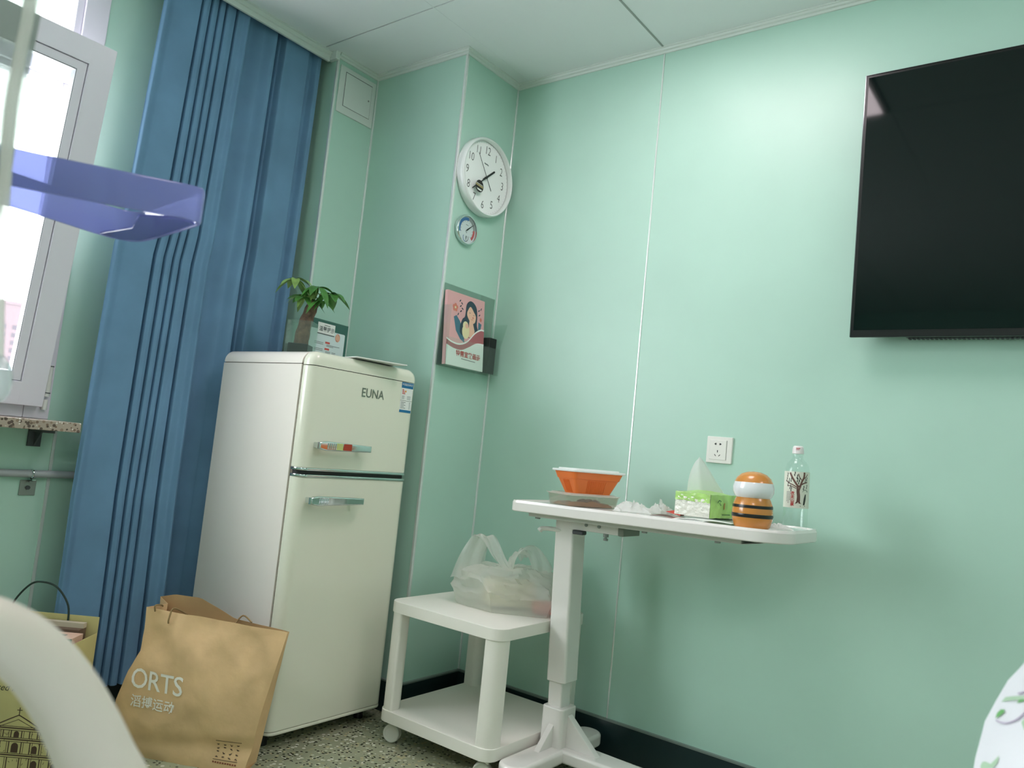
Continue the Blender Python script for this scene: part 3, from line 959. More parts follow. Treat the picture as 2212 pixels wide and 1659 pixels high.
st.poly(PAPER, [(-0.024, 0.012), (0.021, 0.007), (0.022, 0.005), (-0.0245, 0.010)], 0.0008).poly(PAPER, [(-0.018, -0.010), (0.018, -0.013), (0.012, -0.019), (-0.01, -0.017)], 0.0008)
st.build('colour_patch', ck)  # round black and gold label stuck on the clock cover
MB().lathe([(0, 0.0352), (RC - 0.0125, 0.0352), (RC - 0.0125, 0.0342), (0, 0.0342)], cc, 64, (1, 0, 0)).build('cover_glass', clear_mat('clock_glass', (255, 255, 255), body=0.0, rough=0.03, ior=1.2), ck)

# ------------------------------------------------------------------ thermometer
tm = thing('thermometer', 'small round dial thermometer hanging under the wall clock', 'thermometer', (XC, 2.348, 1.957))
tc_ = Vector((XC, 2.348, 1.957))
RT = 0.0635
MB().lathe([(0.04, 0), (RT - 0.004, 0), (RT, 0.004), (RT, 0.016), (RT - 0.003, 0.021), (RT - 0.006, 0.021), (RT - 0.007, 0.014)], tc_, 48, (1, 0, 0)).build('rim', CHROME, tm, smooth=50)
MB().lathe([(0, 0.013), (RT - 0.0065, 0.013), (RT - 0.0065, 0.004), (0, 0.004)], tc_, 48, (1, 0, 0)).build('dial', mat('dial_pale', (206, 218, 218), rough=0.5), tm)
td = Decal(lambda u, v, l=0: Vector((XC + 0.013 + l, 2.348 + u, 1.957 + v)))
DBL = mat('dial_blue', (58, 108, 158), rough=0.5)
DGR = mat('dial_grey', (132, 142, 140), rough=0.5)
DRD = mat('dial_red', (186, 92, 92), rough=0.5)
td.arc(DBL, 0, 0, 0.046, 0.013, 200, 80).arc(DGR, 0, 0, 0.048, 0.012, 80, 10).arc(DRD, 0, 0, 0.046, 0.012, 10, -45)
td.arc(DBL, -0.002, -0.033, 0.016, 0.003, 150, 270).arc(PRINTG, -0.002, -0.033, 0.016, 0.003, 270, 390)
for k in range(12):
    a = R(200 - k * 22)
    td.disc(PRINTG, 0.036 * math.cos(a), 0.036 * math.sin(a), 0.0016, n=8)
td.strip(PRINTG, [(-0.008, 0.022), (0.008, 0.020)], 0.002).strip(PRINTG, [(-0.003, -0.011), (0.003, -0.011)], 0.003)
td.build('dial_marks', tm)
MB().prism([(XC + 0.016, 2.348 - 0.002, 1.957 + 0.002), (XC + 0.016, 2.348 + 0.042, 1.957 + 0.034), (XC + 0.016, 2.348 + 0.002, 1.957 - 0.002), (XC + 0.016, 2.348 - 0.009, 1.957 - 0.009)], (0.001, 0, 0)).build('needle', BLACK, tm, smooth=0)
MB().prism([(XC + 0.016, 2.344, 1.930), (XC + 0.016, 2.346, 1.912), (XC + 0.016, 2.348, 1.930)], (0.001, 0, 0)).build('needle', BLACK, tm, smooth=0)

# ------------------------------------------------------------------ brochure holder, booklet, marker case
bh = thing('brochure_holder', 'clear acrylic brochure holder on the pillar beneath the thermometer', 'brochure holder', (XC, 2.42, 1.37))
hb = MB()
hb.box(XC, XC + 0.003, 2.257, 2.598, 1.375, 1.715).box(XC + 0.056, XC + 0.059, 2.257, 2.598, 1.375, 1.49)
hb.box(XC + 0.003, XC + 0.056, 2.257, 2.598, 1.375, 1.378).box(XC + 0.003, XC + 0.059, 2.257, 2.260, 1.378, 1.62)
hb.build('pocket', CLEAR, bh, smooth=0)
sp = MB()
sp.box(XC + 0.003, XC + 0.055, 2.522, 2.525, 1.378, 1.60)
sp.prism([(XC + 0.003, 2.595, 1.378), (XC + 0.056, 2.595, 1.378), (XC + 0.056, 2.595, 1.49), (XC + 0.085, 2.595, 1.60), (XC + 0.003, 2.595, 1.60)], (0, 0.003, 0))
sp.build('side_pocket', CLEAR, bh, smooth=0)

bk = thing('booklet', 'pink booklet with a mother and baby cover in the acrylic holder', 'booklet', (XC + 0.03, 2.38, 1.379))
BW_, BH_ = 0.236, 0.306
bo_, bay = Vector((XC + 0.046, 2.268, 1.380)), Vector((-0.08, 0, 1)).normalized()
bno = Vector((1, 0, 0.08)).normalized()
bax = Vector((0, 1, 0))
bmx = Matrix(((bno.x, bax.x, bay.x, bo_.x), (bno.y, bax.y, bay.y, bo_.y), (bno.z, bax.z, bay.z, bo_.z), (0, 0, 0, 1)))
MB().box(-0.014, -0.001, 0.001, BW_ - 0.001, 0.001, BH_ - 0.001, 0, 1, bmx).build('pages', PAPER, bk, smooth=0)
PK = mat('cover_pink', (226, 172, 172), rough=0.35, coat=0.3)
MB().box(-0.001, 0.0, 0, BW_, 0, BH_, 0, 1, bmx).box(-0.016, -0.001, -0.001, 0.0005, 0, BH_, 0, 1, bmx).build('cover', PK, bk, smooth=0)
bf = lambda u, v, l=0: bo_ + bax * (u * BW_) + bay * (v * BH_) + bno * l
bd = Decal(bf)
NAVY = mat('print_teal_navy', (52, 72, 84), rough=0.5)
TEAL = mat('print_teal', (72, 118, 136), rough=0.5)
ROSE = mat('print_rose', (176, 104, 108), rough=0.5)
CREMEP = mat('print_cream', (232, 222, 176), rough=0.5)
SKN = mat('print_face', (236, 190, 164), rough=0.5)
CORAL = mat('print_coral', (216, 132, 112), rough=0.5)
def wave(pts, base):
    top_ = smooth_path([(a, b, 0) for a, b in pts], 8)
    return [(p.x, p.y) for p in top_] + base
bd.poly(TEAL, [(0.17, 0.66), (0.24, 0.69), (0.34, 0.62), (0.46, 0.42), (0.48, 0.34), (0.36, 0.38), (0.24, 0.48)], 0.0004)
bd2 = Decal(bf)
bd2.poly(TEAL, [(0.84, 0.68), (0.93, 0.66), (0.9, 0.56), (0.84, 0.52)], 0.0004)
hair = [(0.48, 0.78), (0.50, 0.88), (0.58, 0.935), (0.68, 0.93), (0.77, 0.87), (0.80, 0.76), (0.80, 0.62), (0.86, 0.52), (0.80, 0.44), (0.40, 0.44), (0.34, 0.54), (0.40, 0.66), (0.46, 0.70)]
bd.poly(NAVY, [(p.x, p.y) for p in smooth_path([(a, b, 0) for a, b in hair + hair[:1]], 4)][:-1], 0.0008)
face = [(0.52, 0.78), (0.60, 0.86), (0.70, 0.80), (0.76, 0.74), (0.74, 0.66), (0.67, 0.635), (0.58, 0.67), (0.52, 0.73)]
bd.poly(SKN, [(p.x, p.y) for p in smooth_path([(a, b, 0) for a, b in face + face[:1]], 4)][:-1], 0.0012)
bd.poly(SKN, [(0.59, 0.68), (0.68, 0.65), (0.74, 0.54), (0.72, 0.42), (0.56, 0.44)], 0.0011)
bd.disc(CREMEP, 0.50, 0.50, 0.10, 0.10, lift=0.0013).disc(CREMEP, 0.49, 0.58, 0.075, 0.06, lift=0.0014).disc(SKN, 0.52, 0.58, 0.045, 0.035, lift=0.0016)
bd.disc(CORAL, 0.68, 0.715, 0.02, 0.012, lift=0.0016)
bd.strip(NAVY, [(0.57, 0.775), (0.59, 0.77), (0.61, 0.775)], 0.006, 0.0016).strip(NAVY, [(0.68, 0.755), (0.70, 0.75), (0.72, 0.755)], 0.006, 0.0016)
bd.strip(CORAL, [(0.63, 0.69), (0.65, 0.685), (0.68, 0.69)], 0.008, 0.0016)
for k in range(5):
    a = R(72 * k + 15)
    bd.disc(CORAL, 0.20 + 0.042 * math.cos(a), 0.79 + 0.033 * math.sin(a), 0.032, 0.026, lift=0.0008)
bd.disc(CREMEP, 0.20, 0.79, 0.02, 0.016, lift=0.0012)
bd.disc(CORAL, 0.90, 0.72, 0.03, 0.028, lift=0.0008)
for (u, v, r_) in ((0.32, 0.90, 0.6), (0.37, 0.87, -0.5), (0.34, 0.83, 0.5), (0.39, 0.80, -0.4), (0.35, 0.76, 0.5), (0.28, 0.71, 0.9), (0.84, 0.84, 0.6), (0.90, 0.87, 0.9), (0.86, 0.78, 0.5)):
    bd.disc(NAVY, u, v, 0.026, 0.010, rot=r_, n=10, lift=0.0008)
w1 = [(0, 0.36), (0.15, 0.325), (0.35, 0.32), (0.55, 0.38), (0.75, 0.52), (0.9, 0.585), (1, 0.59)]
bd.poly(PAPER, wave(w1, [(1, 0.0), (0, 0.0)]), 0.0018)
bd.poly(ROSE, wave([(a, b - 0.022) for a, b in w1], [(1, 0.0), (0, 0.0)]), 0.0022)
bd.poly(PAPER, wave([(0, 0.27), (0.2, 0.235), (0.4, 0.235), (0.6, 0.30), (0.8, 0.375), (1, 0.39)], [(1, 0.0), (0, 0.0)]), 0.0026)
bd.build('cover_print', bk)
text_mb('特需宣教画册', 0.026, lambda u, v, l=0: bf(0.585, 0.175) + bax * u + bay * v + bno * l, lift=0.0032, bold=0.0006).build('cover_print', PRINTR, bk, smooth=0)
bd2.strip(PRINTG, [(0.40, 0.115), (0.78, 0.108)], 0.008, 0.0032)
bd2.build('cover_caption', bk)
mc = MB().box(XC + 0.008, XC + 0.046, 2.536, 2.584, 1.379, 1.535, 0.003, 2)
mo = tag(mc.build('marker_case', BLACK), 'black upright case in the side pocket of the acrylic holder', 'case')

# ------------------------------------------------------------------ television
tv = thing('television', 'large black flat television mounted on the green wall', 'television', (0.11, YW, 1.52))
tx0, tx1, tz0, tz1, tyf = -0.621, 0.85, 1.522, 2.379, 2.53
MB().box(tx0, tx1, tyf, tyf + 0.012, tz0, tz1, 0.002, 2).box(tx0 + 0.03, tx1 - 0.03, tyf + 0.012, tyf + 0.03, tz0 + 0.005, tz1 - 0.03, 0.006, 2).build('case', TVB, tv)
MB().prism([(x, tyf + 0.028, z) for x, z in rrect(tx0 + 0.13, tx1 - 0.13, tz0 + 0.0, tz0 + 0.42, 0.04, 4)], (0, 0.03, 0), 0.008, 2).build('rear_housing', TVB, tv)
MB().box(tx0 + 0.009, tx1 - 0.009, tyf - 0.0012, tyf + 0.002, tz0 + 0.022, tz1 - 0.009).build('screen', SCREEN, tv, smooth=0)
MB().box(tx0 - 0.0012, tx0 + 0.001, tyf - 0.001, tyf + 0.011, tz0, tz1 + 0.001).box(tx0, tx1, tyf - 0.001, tyf + 0.011, tz1, tz1 + 0.0015).build('bezel', mat('tv_bezel_metal', (120, 126, 128), rough=0.15, metal=0.9), tv, smooth=0)
gr_ = MB()
for k in range(34):
    gr_.box(tx0 + 0.16 + k * 0.012, tx0 + 0.166 + k * 0.012, tyf + 0.033, tyf + 0.052, tz0 - 0.0015, tz0 + 0.004)
gr_.build('speaker_grille', GASKET, tv, smooth=0, kind='stuff')
MB().box(-0.15, 0.35, tyf + 0.05, YW - 0.0005, 1.75, 2.1, 0.003, 1).build('mount_bracket', BLACK, tv, smooth=0)

# ------------------------------------------------------------------ wall socket
so = thing('wall_socket', 'white square five-hole wall socket above the table', 'socket', (-1.048, YW, 1.137))
sx0, sx1, sz0, sz1 = -1.0945, -1.0015, 1.0905, 1.1835
MB().prism([(x, YW, z) for x, z in rrect(sx0, sx1, sz0, sz1, 0.003, 3)], (0, -0.009, 0), 0.003, 2, None, 'far').build('plate', WHITEP, so)
MB().box(sx0 + 0.012, sx1 - 0.020, YW - 0.0105, YW - 0.008, sz0 + 0.012, sz1 - 0.012, 0.001, 1).build('insert', WHITEP, so, smooth=0)
MB().box(sx1 - 0.0195, sx1 - 0.0185, YW - 0.0094, YW - 0.008, sz0 + 0.012, sz1 - 0.012).build('insert_groove', PRINTG, so, smooth=0)
hl = Decal(lambda u, v, l=0: Vector((sx0 + 0.042 + u, YW - 0.0105 - l, sz0 + 0.0465 + v)))
for s in (-1, 1):
    hl.poly(BLACK, [(s * 0.0055, 0.017), (s * 0.0055, 0.024), (s * 0.009, 0.024), (s * 0.0135, 0.0205), (s * 0.009, 0.017)])
    hl.strip(BLACK, [(s * 0.005, -0.022), (s * 0.0105, -0.016)][::s], 0.0024)
hl.rect(BLACK, -0.0015, -0.009, 0.0015, -0.001)
hl.build('socket_hole', so)

# ------------------------------------------------------------------ cart
ct = thing('side_cart', 'white square two-shelf side cart on small castors', 'cart', (-1.74, 2.285, 0))
cx0, cx1, cy0, cy1, ctz = -1.997, -1.486, 2.02, 2.552, 0.490
MB().prism([(x, y, ctz - 0.040) for x, y in rrect(cx0, cx1, cy0, cy1, 0.045, 7)], (0, 0, 0.040), 0.003, 2).build('top_board', WHITEC, ct)
MB().prism([(x, y, 0.075) for x, y in rrect(cx0, cx1, cy0, cy1, 0.045, 7)], (0, 0, 0.041), 0.003, 2).build('lower_board', WHITEC, ct)
for sx in (0, 1):
    for sy in (0, 1):
        a0, a1 = (cx0 + 0.004, cx0 + 0.066) if sx == 0 else (cx1 - 0.066, cx1 - 0.004)
        b0, b1 = (cy0 + 0.004, cy0 + 0.066) if sy == 0 else (cy1 - 0.066, cy1 - 0.004)
        rr = [0.008] * 4
        rr[{(0, 0): 0, (1, 0): 1, (1, 1): 2, (0, 1): 3}[(sx, sy)]] = 0.042
        rr[{(0, 0): 2, (1, 0): 3, (1, 1): 0, (0, 1): 1}[(sx, sy)]] = 0.03
        MB().prism([(x, y, 0.114) for x, y in rrect(a0, a1, b0, b1, rr, 6)], (0, 0, ctz - 0.152)).build('leg', WHITEC, ct)
        px_, py_ = (cx0 + 0.05 if sx == 0 else cx1 - 0.05), (cy0 + 0.04 if sy == 0 else cy1 - 0.04)
        cs = MB()
        for d in (-1, 1):
            cs.lathe([(0.0, 0.010 * d), (0.021, 0.011 * d), (0.0225, 0.013 * d), (0.027, 0.0145 * d), (0.0305, 0.012 * d), (0.0315, 0.004 * d), (0.031, 0.003 * d), (0, 0.003 * d)], (px_, py_, 0.0315), 24, (0.35, -0.94, 0))
        co = cs.build('castor', mat('castor_white', (214, 214, 204), rough=0.4), ct)
        MB().tube([(px_, py_, 0.0315), (px_ + 0.012, py_ + 0.004, 0.06), (px_ + 0.012, py_ + 0.004, 0.078)], 0.008, 8).build('castor_stem', WHITEC, co)

# ------------------------------------------------------------------ carrier bag on the cart
pb = thing('plastic_carrier_bag', 'thin white plastic carrier bag with tied handles lying on the cart', 'bag', (-1.70, 2.34, ctz))
BC = Vector((-1.700, 2.335, ctz))
LEV = [(0.0, 0.0005, [(-.10, 0), (-.03, -.06), (.08, -.06), (.14, -.01), (.11, .05), (0, .08), (-.08, .05)]),
       (0.10, 0.001, [(-.185, -.02), (-.058, -.128), (.138, -.130), (.215, -.02), (.19, .10), (0, .145), (-.14, .10)]),
       (0.32, 0.066, [(-.222, -.005), (-.072, -.132), (.150, -.128), (.222, -.01), (.20, .10), (0, .15), (-.16, .10)]),
       (0.55, 0.120, [(-.200, .0), (-.118, -.085), (.105, -.100), (.195, .0), (.15, .08), (0, .11), (-.14, .08)]),
       (0.75, 0.147, [(-.165, .0), (-.07, -.055), (.06, -.060), (.135, .0), (.09, .055), (0, .07), (-.10, .055)]),
       (0.90, 0.138, [(-.08, .0), (-.03, -.03), (.03, -.03), (.07, .0), (.04, .03), (0, .035), (-.05, .03)]),
       (1.0, 0.134, [(0, 0)] * 7)]
def bagpt(u, v):
    t = u * 7
    k = int(t) % 7
    f_ = t - int(t)
    f_ = f_ * 0.7 + 0.3 * f_ * f_ * (3 - 2 * f_)
    for i in range(len(LEV) - 1):
        if v <= LEV[i + 1][0]:
            g = (v - LEV[i][0]) / (LEV[i + 1][0] - LEV[i][0])
            break
    rr = []
    for L in (LEV[i], LEV[i + 1]):
        a, b = L[2][k], L[2][(k + 1) % 7]
        rr.append((a[0] + (b[0] - a[0]) * f_, a[1] + (b[1] - a[1]) * f_, L[1]))
    q_ = [rr[0][j] + (rr[1][j] - rr[0][j]) * g for j in range(3)]
    P = BC + Vector((0.80, 0.60, 0)) * q_[0] + Vector((-0.60, 0.80, 0)) * q_[1] + Vector((0, 0, q_[2]))
    if v > 0.12:
        out = Vector((P.x - BC.x, P.y - BC.y, 0.08)).normalized()
        n1 = noise.noise(P * 8.0)
        n2 = abs(noise.noise(Vector((P.x * 15 + P.z * 12, P.y * 15, P.z * 24)) + Vector((3, 1, 7))))
        n3 = abs(noise.noise(P * 34.0))
        P += out * (0.010 * n1 + 0.028 * (0.22 - n2) + 0.010 * (0.2 - n3)) * min(1, (v - 0.12) * 6)
    P.z = max(P.z, ctz + 0.0015)
    return P
MB().grid(bagpt, 98, 40).build('bag_body', FILM, pb, smooth=26)
def ribbon(ctrl, widths, name, side=Vector((0.80, 0.60, 0))):
    pts_ = smooth_path(ctrl, 6)
    n = len(pts_)
    def fn(u, v):
        i = min(int(v * (n - 1)), n - 2)
        t = v * (n - 1) - i
        p = pts_[i] * (1 - t) + pts_[i + 1] * t
        j = v * (len(widths) - 1)
        a = min(int(j), len(widths) - 2)
        wv = widths[a] + (widths[a + 1] - widths[a]) * (j - a)
        wob = 0.006 * math.sin(u * 11 + v * 9)
        return p + side * ((u - 0.5) * wv) + Vector((-0.6, 0.8, 0)) * wob + Vector((0, 0, wob * 0.6))
    MB().grid(fn, 10, 26).build(name, FILM, pb, smooth=60)
def bw(rx, fw, up_):
    return BC + Vector((0.80, 0.60, 0)) * rx + Vector((-0.60, 0.80, 0)) * fw + Vector((0, 0, up_))
ribbon([bw(-0.165, -0.02, 0.09), bw(-0.155, -0.01, 0.16), bw(-0.130, 0.0, 0.225), bw(-0.112, 0.0, 0.252), bw(-0.085, -0.01, 0.235), bw(-0.045, -0.04, 0.175), bw(-0.005, -0.06, 0.140)], [0.11, 0.085, 0.075, 0.075, 0.06, 0.05, 0.035], 'bag_handle')
ribbon([bw(-0.15, 0.05, 0.10), bw(-0.14, 0.04, 0.17), bw(-0.125, 0.02, 0.225), bw(-0.112, 0.005, 0.25)], [0.10, 0.08, 0.07, 0.07], 'bag_handle')
ribbon([bw(-0.01, -0.05, 0.135), bw(0.0, -0.02, 0.175), bw(0.03, 0.0, 0.208), bw(0.07, 0.01, 0.212), bw(0.098, 0.0, 0.175), bw(0.12, 0.0, 0.12)], [0.03, 0.06, 0.06, 0.06, 0.08, 0.11], 'bag_handle', Vector((0.55, 0.3, 0.55)))
ribbon([bw(-0.005, -0.04, 0.14), bw(0.005, 0.01, 0.19), bw(0.025, 0.02, 0.205), bw(0.045, 0.02, 0.18)], [0.03, 0.05, 0.06, 0.05], 'bag_handle', Vector((0.6, 0.3, 0.5)))
MB().box(-0.09, 0.09, -0.055, 0.055, 0.012, 0.10, 0.01, 2, Matrix.Translation(bw(0.0, -0.01, 0)) @ Matrix.Rotation(R(50), 4, 'Z')).build('food_box', mat('cream_box', (226, 216, 178), rough=0.6), pb)
MB().box(-0.05, 0.05, -0.03, 0.03, 0.006, 0.05, 0.012, 2, Matrix.Translation(bw(0.135, -0.085, 0)) @ Matrix.Rotation(R(35), 4, 'Z')).build('red_packet', mat('red_packet', (206, 96, 84), rough=0.6), pb)

# ------------------------------------------------------------------ overbed table
ob = thing('overbed_table', 'white overbed table on a square telescopic post', 'table', (-1.42, 2.33, 0))
TT = R(-1.3)
PV = Vector((-1.13, 2.33, 0.905))
tilt = Matrix.Translation(PV) @ Matrix.Rotation(TT, 4, 'Y') @ Matrix.Translation(-PV)
bx0, bx1, by0, by1 = -1.603, -0.662, 2.150, 2.532
corner = (0.03, 0.105, 0.085, 0.03)
tt = MB().prism([(x, y, 0.868) for x, y in rrect(bx0, bx1, by0, by1, corner, 10)], (0, 0, 0.033), 0.0045, 3)
# raised rim
outer = rrect(bx0, bx1, by0, by1, corner, 10)
inner = rrect(bx0 + 0.014, bx1 - 0.014, by0 + 0.014, by1 - 0.014, (0.02, 0.095, 0.075, 0.02), 10)
n = len(outer)
mid_o = rrect(bx0 + 0.003, bx1 - 0.003, by0 + 0.003, by1 - 0.003, (0.028, 0.103, 0.083, 0.028), 10)
mid_i = rrect(bx0 + 0.010, bx1 - 0.010, by0 + 0.010, by1 - 0.010, (0.023, 0.098, 0.078, 0.023), 10)
vs = [(x, y, 0.898) for x, y in outer] + [(x, y, 0.9055) for x, y in mid_o] + [(x, y, 0.9055) for x, y in mid_i] + [(x, y, 0.9005) for x, y in inner]
fs = [(a * n + i, a * n + (i + 1) % n, (a + 1) * n + (i + 1) % n, (a + 1) * n + i) for a in range(3) for i in range(n)]
tt.add(vs, fs)
tto = tt.xform(tilt).build('table_top', WHITEM, ob)
MB().box(bx0 + 0.05, -0.80, by0 + 0.05, by1 - 0.05, 0.853, 0.869, 0.002, 1).prism([(-0.80, by0 + 0.05, 0.853), (-0.80, by1 - 0.05, 0.853), (-0.71, by1 - 0.08, 0.868), (-0.71, by0 + 0.08, 0.868)], (0, 0, 0.001)).xform(tilt).build('under_tray', mat('under_tray_white', (206, 208, 202), rough=0.4), ob, smooth=0)
lf = MB().box(-1.43, -1.235, 2.27, 2.38, 0.822, 0.854, 0.003, 2).xform(tilt).build('lift_housing', WHITEM, ob)
MB().box(-1.238, -1.216, 2.268, 2.382, 0.821, 0.853, 0.003, 2).xform(tilt).build('end_cap', mat('end_cap_grey', (128, 134, 124), rough=0.5), lf)
MB().box(-1.408, -1.365, 2.258, 2.285, 0.808, 0.822, 0.003, 1).xform(tilt).build('latch', GASKET, lf)
MB().tube([(-1.285, 2.275, 0.822), (-1.285, 2.275, 0.812)], 0.009, 12).tube([(-1.285, 2.275, 0.807), (-1.285, 2.275, 0.800)], 0.008, 12).tube([(-1.285, 2.275, 0.815), (-1.285, 2.275, 0.803)], 0.004, 8).xform(tilt).build('stop_screw', STEEL, lf)
for x in (-1.36, -1.31):
    MB().tube([(x, 2.271, 0.843), (x, 2.267, 0.843)], 0.006, 10).xform(tilt).build('screw', STEEL, lf)
for x, y in ((-1.53, 2.225), (-1.12, 2.225), (-0.88, 2.225), (-1.53, 2.455), (-0.88, 2.455)):
    MB().tube([(x, y, 0.854), (x, y, 0.846)], 0.009, 12).xform(tilt).build('screw', STEEL, ob)
lv = MB().tube(smooth_path([(-1.47, 2.30, 0.803), (-1.515, 2.28, 0.804), (-1.536, 2.268, 0.801), (-1.543, 2.262, 0.792)], 5), [0.010] * 10 + [0.011, 0.012, 0.012, 0.012, 0.012, 0.008], 10, flat=(1.2, 0.8)).build('lever', WHITEP, ob)
# post, leaning a little as in the room
PT = R(-2.5)
PP = Vector((-1.44, 2.33, 0.10))
lean = Matrix.Translation(PP) @ Matrix.Rotation(PT, 4, 'Y') @ Matrix.Translation(-PP)
MB().prism([(x, y, 0.297) for x, y in rrect(-1.465, -1.388, 2.288, 2.372, 0.009, 4)], (0, 0, 0.56), 0.002, 1).xform(lean).build('post', WHITEM, ob)
MB().prism([(x, y, 0.19) for x, y in rrect(-1.462, -1.407, 2.300, 2.360, 0.006, 3)], (0, 0, 0.13)).xform(lean).build('inner_post', WHITEM, ob)
MB().prism([(x, y, 0.075) for x, y in rrect(-1.478, -1.392, 2.284, 2.376, 0.013, 5)], (0, 0, 0.140), 0.005, 3).build('sleeve', WHITEM, ob)
bs = MB()
bs.prism([(x, y, 0.042) for x, y in rrect(-1.478, -1.378, 2.035, 2.57, 0.046, 8)], (0, 0, 0.046), 0.012, 4)
bs.prism([(-1.40, 2.285, 0.046), (-0.72, 2.305, 0.046), (-0.72, 2.375, 0.046), (-1.40, 2.395, 0.046)], (0, 0, 0.042), 0.010, 4)
bs.prism([(x, y, 0.042) for x, y in rrect(-0.78, -0.69, 2.08, 2.57, 0.044, 8)], (0, 0, 0.046), 0.012, 4)
bso = bs.build('base', WHITEM, ob)
wb = MB()
wb.prism([(-1.445, 2.29, 0.166), (-1.445, 2.29, 0.086), (-1.445, 2.205, 0.086)], (0.022, 0, 0), 0.004, 2)
wb.prism([(-1.396, 2.320, 0.195), (-1.396, 2.320, 0.086), (-1.27, 2.320, 0.086)], (0, 0.030, 0), 0.005, 2)
wb.build('base_web', WHITEM, bso)
for x, y in ((-1.43, 2.085), (-1.43, 2.525), (-0.735, 2.13), (-0.735, 2.52)):
    MB().lathe([(0, -0.010), (0.019, -0.010), (0.022, -0.006), (0.022, 0.006), (0.019, 0.010), (0, 0.010)], (x, y, 0.022), 18, (1, 0, 0)).box(x - 0.012, x + 0.012, y - 0.012, y + 0.012, 0.03, 0.044).build('castor', mat('castor_grey', (90, 92, 92), rough=0.5), ob)

def on_table(x, y, dz=0.0):
    """a point dz above the slightly tilted table top"""
    return tilt @ Vector((x, y, 0.9012 + dz))
def tmx(x, y, yaw=0.0, dz=0.0):
    p = on_table(x, y, dz)
    return Matrix.Translation(p) @ Matrix.Rotation(TT, 4, 'Y') @ Matrix.Rotation(R(yaw), 4, 'Z')

# clear take-out box with leftovers
cb = thing('clear_food_box', 'flat clear plastic food box with brown leftovers under the orange container', 'food box', on_table(-1.415, 2.325))
m1 = tmx(-1.415, 2.325, 60) @ Matrix.Diagonal((1.15, 1.15, 1.05, 1))
def tub(mb, m, hx0, hy0, hx1, hy1, z0, z1, c0, c1, th=0.0015, seg=3, bottom=True):
    """open tray, chamfered corners, walls flaring from (hx0, hy0) to (hx1, hy1)"""
    lo = rrect(-hx0, hx0, -hy0, hy0, c0, seg)
    hi = rrect(-hx1, hx1, -hy1, hy1, c1, seg)
    lo2 = rrect(-hx0 + th, hx0 - th, -hy0 + th, hy0 - th, c0, seg)
    hi2 = rrect(-hx1 + th, hx1 - th, -hy1 + th, hy1 - th, c1, seg)
    k = len(lo)
    vs = [m @ Vector((x, y, z)) for ring, z in ((lo, z0), (hi, z1), (hi2, z1), (lo2, z0 + th)) for x, y in ring]
    fs = [(a * k + i, a * k + (i + 1) % k, (a + 1) * k + (i + 1) % k, (a + 1) * k + i) for a in range(3) for i in range(k)]
    if bottom:
        fs += [tuple(range(k))[::-1], tuple(3 * k + i for i in range(k))]
    return mb.add(vs, fs)
tub(MB(), m1, 0.084, 0.066, 0.090, 0.072, 0.0, 0.036, 0.016, 0.018).build('tray', clear_mat('tray_plastic', (244, 246, 242), body=0.16, rough=0.08, body_rgb=(214, 216, 204)), cb)
tub(MB(), m1, 0.088, 0.070, 0.096, 0.078, 0.0355, 0.0395, 0.018, 0.022, 0.008, bottom=False).build('tray_rim', FILM, cb)
SAUCE = mat('brown_sauce', (150, 92, 40), rough=0.25)
DARKF = mat('dark_food', (78, 52, 42), rough=0.4, noise_amt=0.3, noise_scale=60)
def food(u, v):
    x, y = -0.076 + 0.152 * u, -0.058 + 0.116 * v
    e = min(u, 1 - u, v, 1 - v)
    return m1 @ Vector((x, y, 0.002 + 0.012 * min(1, e * 12) * (1 - 0.3 * v) + 0.010 * noise.noise(Vector((x * 40, y * 40, 3))) * min(1, e * 5)))
MB().grid(food, 22, 18).build('sauce', SAUCE, cb, smooth=60)
for k in range(5):
    a = rng.random() * 6.28
    px_, py_ = rng.uniform(-0.055, 0.06), rng.uniform(-0.045, 0.0)
    def lump(u, v, px_=px_, py_=py_, k=k):
        th_, ph = 2 * math.pi * u, math.pi * v
        r_ = 0.015 + 0.006 * noise.noise(Vector((math.cos(th_) * 2 + k * 5, math.sin(th_) * 2, ph)))
        return m1 @ Vector((px_ + r_ * math.sin(ph) * math.cos(th_), py_ + r_ * math.sin(ph) * math.sin(th_), 0.015 + 0.6 * r_ * math.cos(ph)))
    MB().grid(lump, 12, 7).build('food_scrap', DARKF, cb, smooth=60)

# orange take-out container on top of it
oc = thing('orange_container', 'orange ribbed take-out container with a white lid on the clear box', 'container', on_table(-1.405, 2.335, 0.04))
m2 = tmx(-1.405, 2.335, 62, 0.0425) @ Matrix.Diagonal((1.16, 1.2, 1.16, 1))
ot = MB()
tub(ot, m2, 0.058, 0.038, 0.078, 0.053, 0.0, 0.044, 0.011, 0.013, 0.002, 4)
tub(ot, m2, 0.080, 0.055, 0.088, 0.062, 0.044, 0.066, 0.014, 0.016, 0.002, 4, False)
tub(ot, m2, 0.077, 0.052, 0.0805, 0.0555, 0.0435, 0.0445, 0.013, 0.014, 0.003, 4, False)
oo = ot.build('tub', ORANGE, oc, smooth=30)
rb = MB()
for s, cnt, half in (('x', 15, 0.028), ('y', 6, 0.014)):
    for k in range(cnt):
        t = -half + 2 * half * k / (cnt - 1)
        for sg_ in (-1, 1):
            if s == 'x':
                a, b = Vector((t, sg_ * 0.0395, 0.004)), Vector((t * 1.1, sg_ * 0.0520, 0.040))
            else:
                a, b = Vector((sg_ * 0.0600, t, 0.004)), Vector((sg_ * 0.0766, t * 1.1, 0.040))
            rb.tube([m2 @ a, m2 @ b], 0.0017, 5)
rb.build('ribs', ORANGE, oo, kind='stuff')
ld_ = MB()
ld_.prism([(x, y, 0.064) for x, y in rrect(-0.095, 0.095, -0.069, 0.069, 0.020, 5)], (0, 0, 0.007), 0.0025, 2, m2)
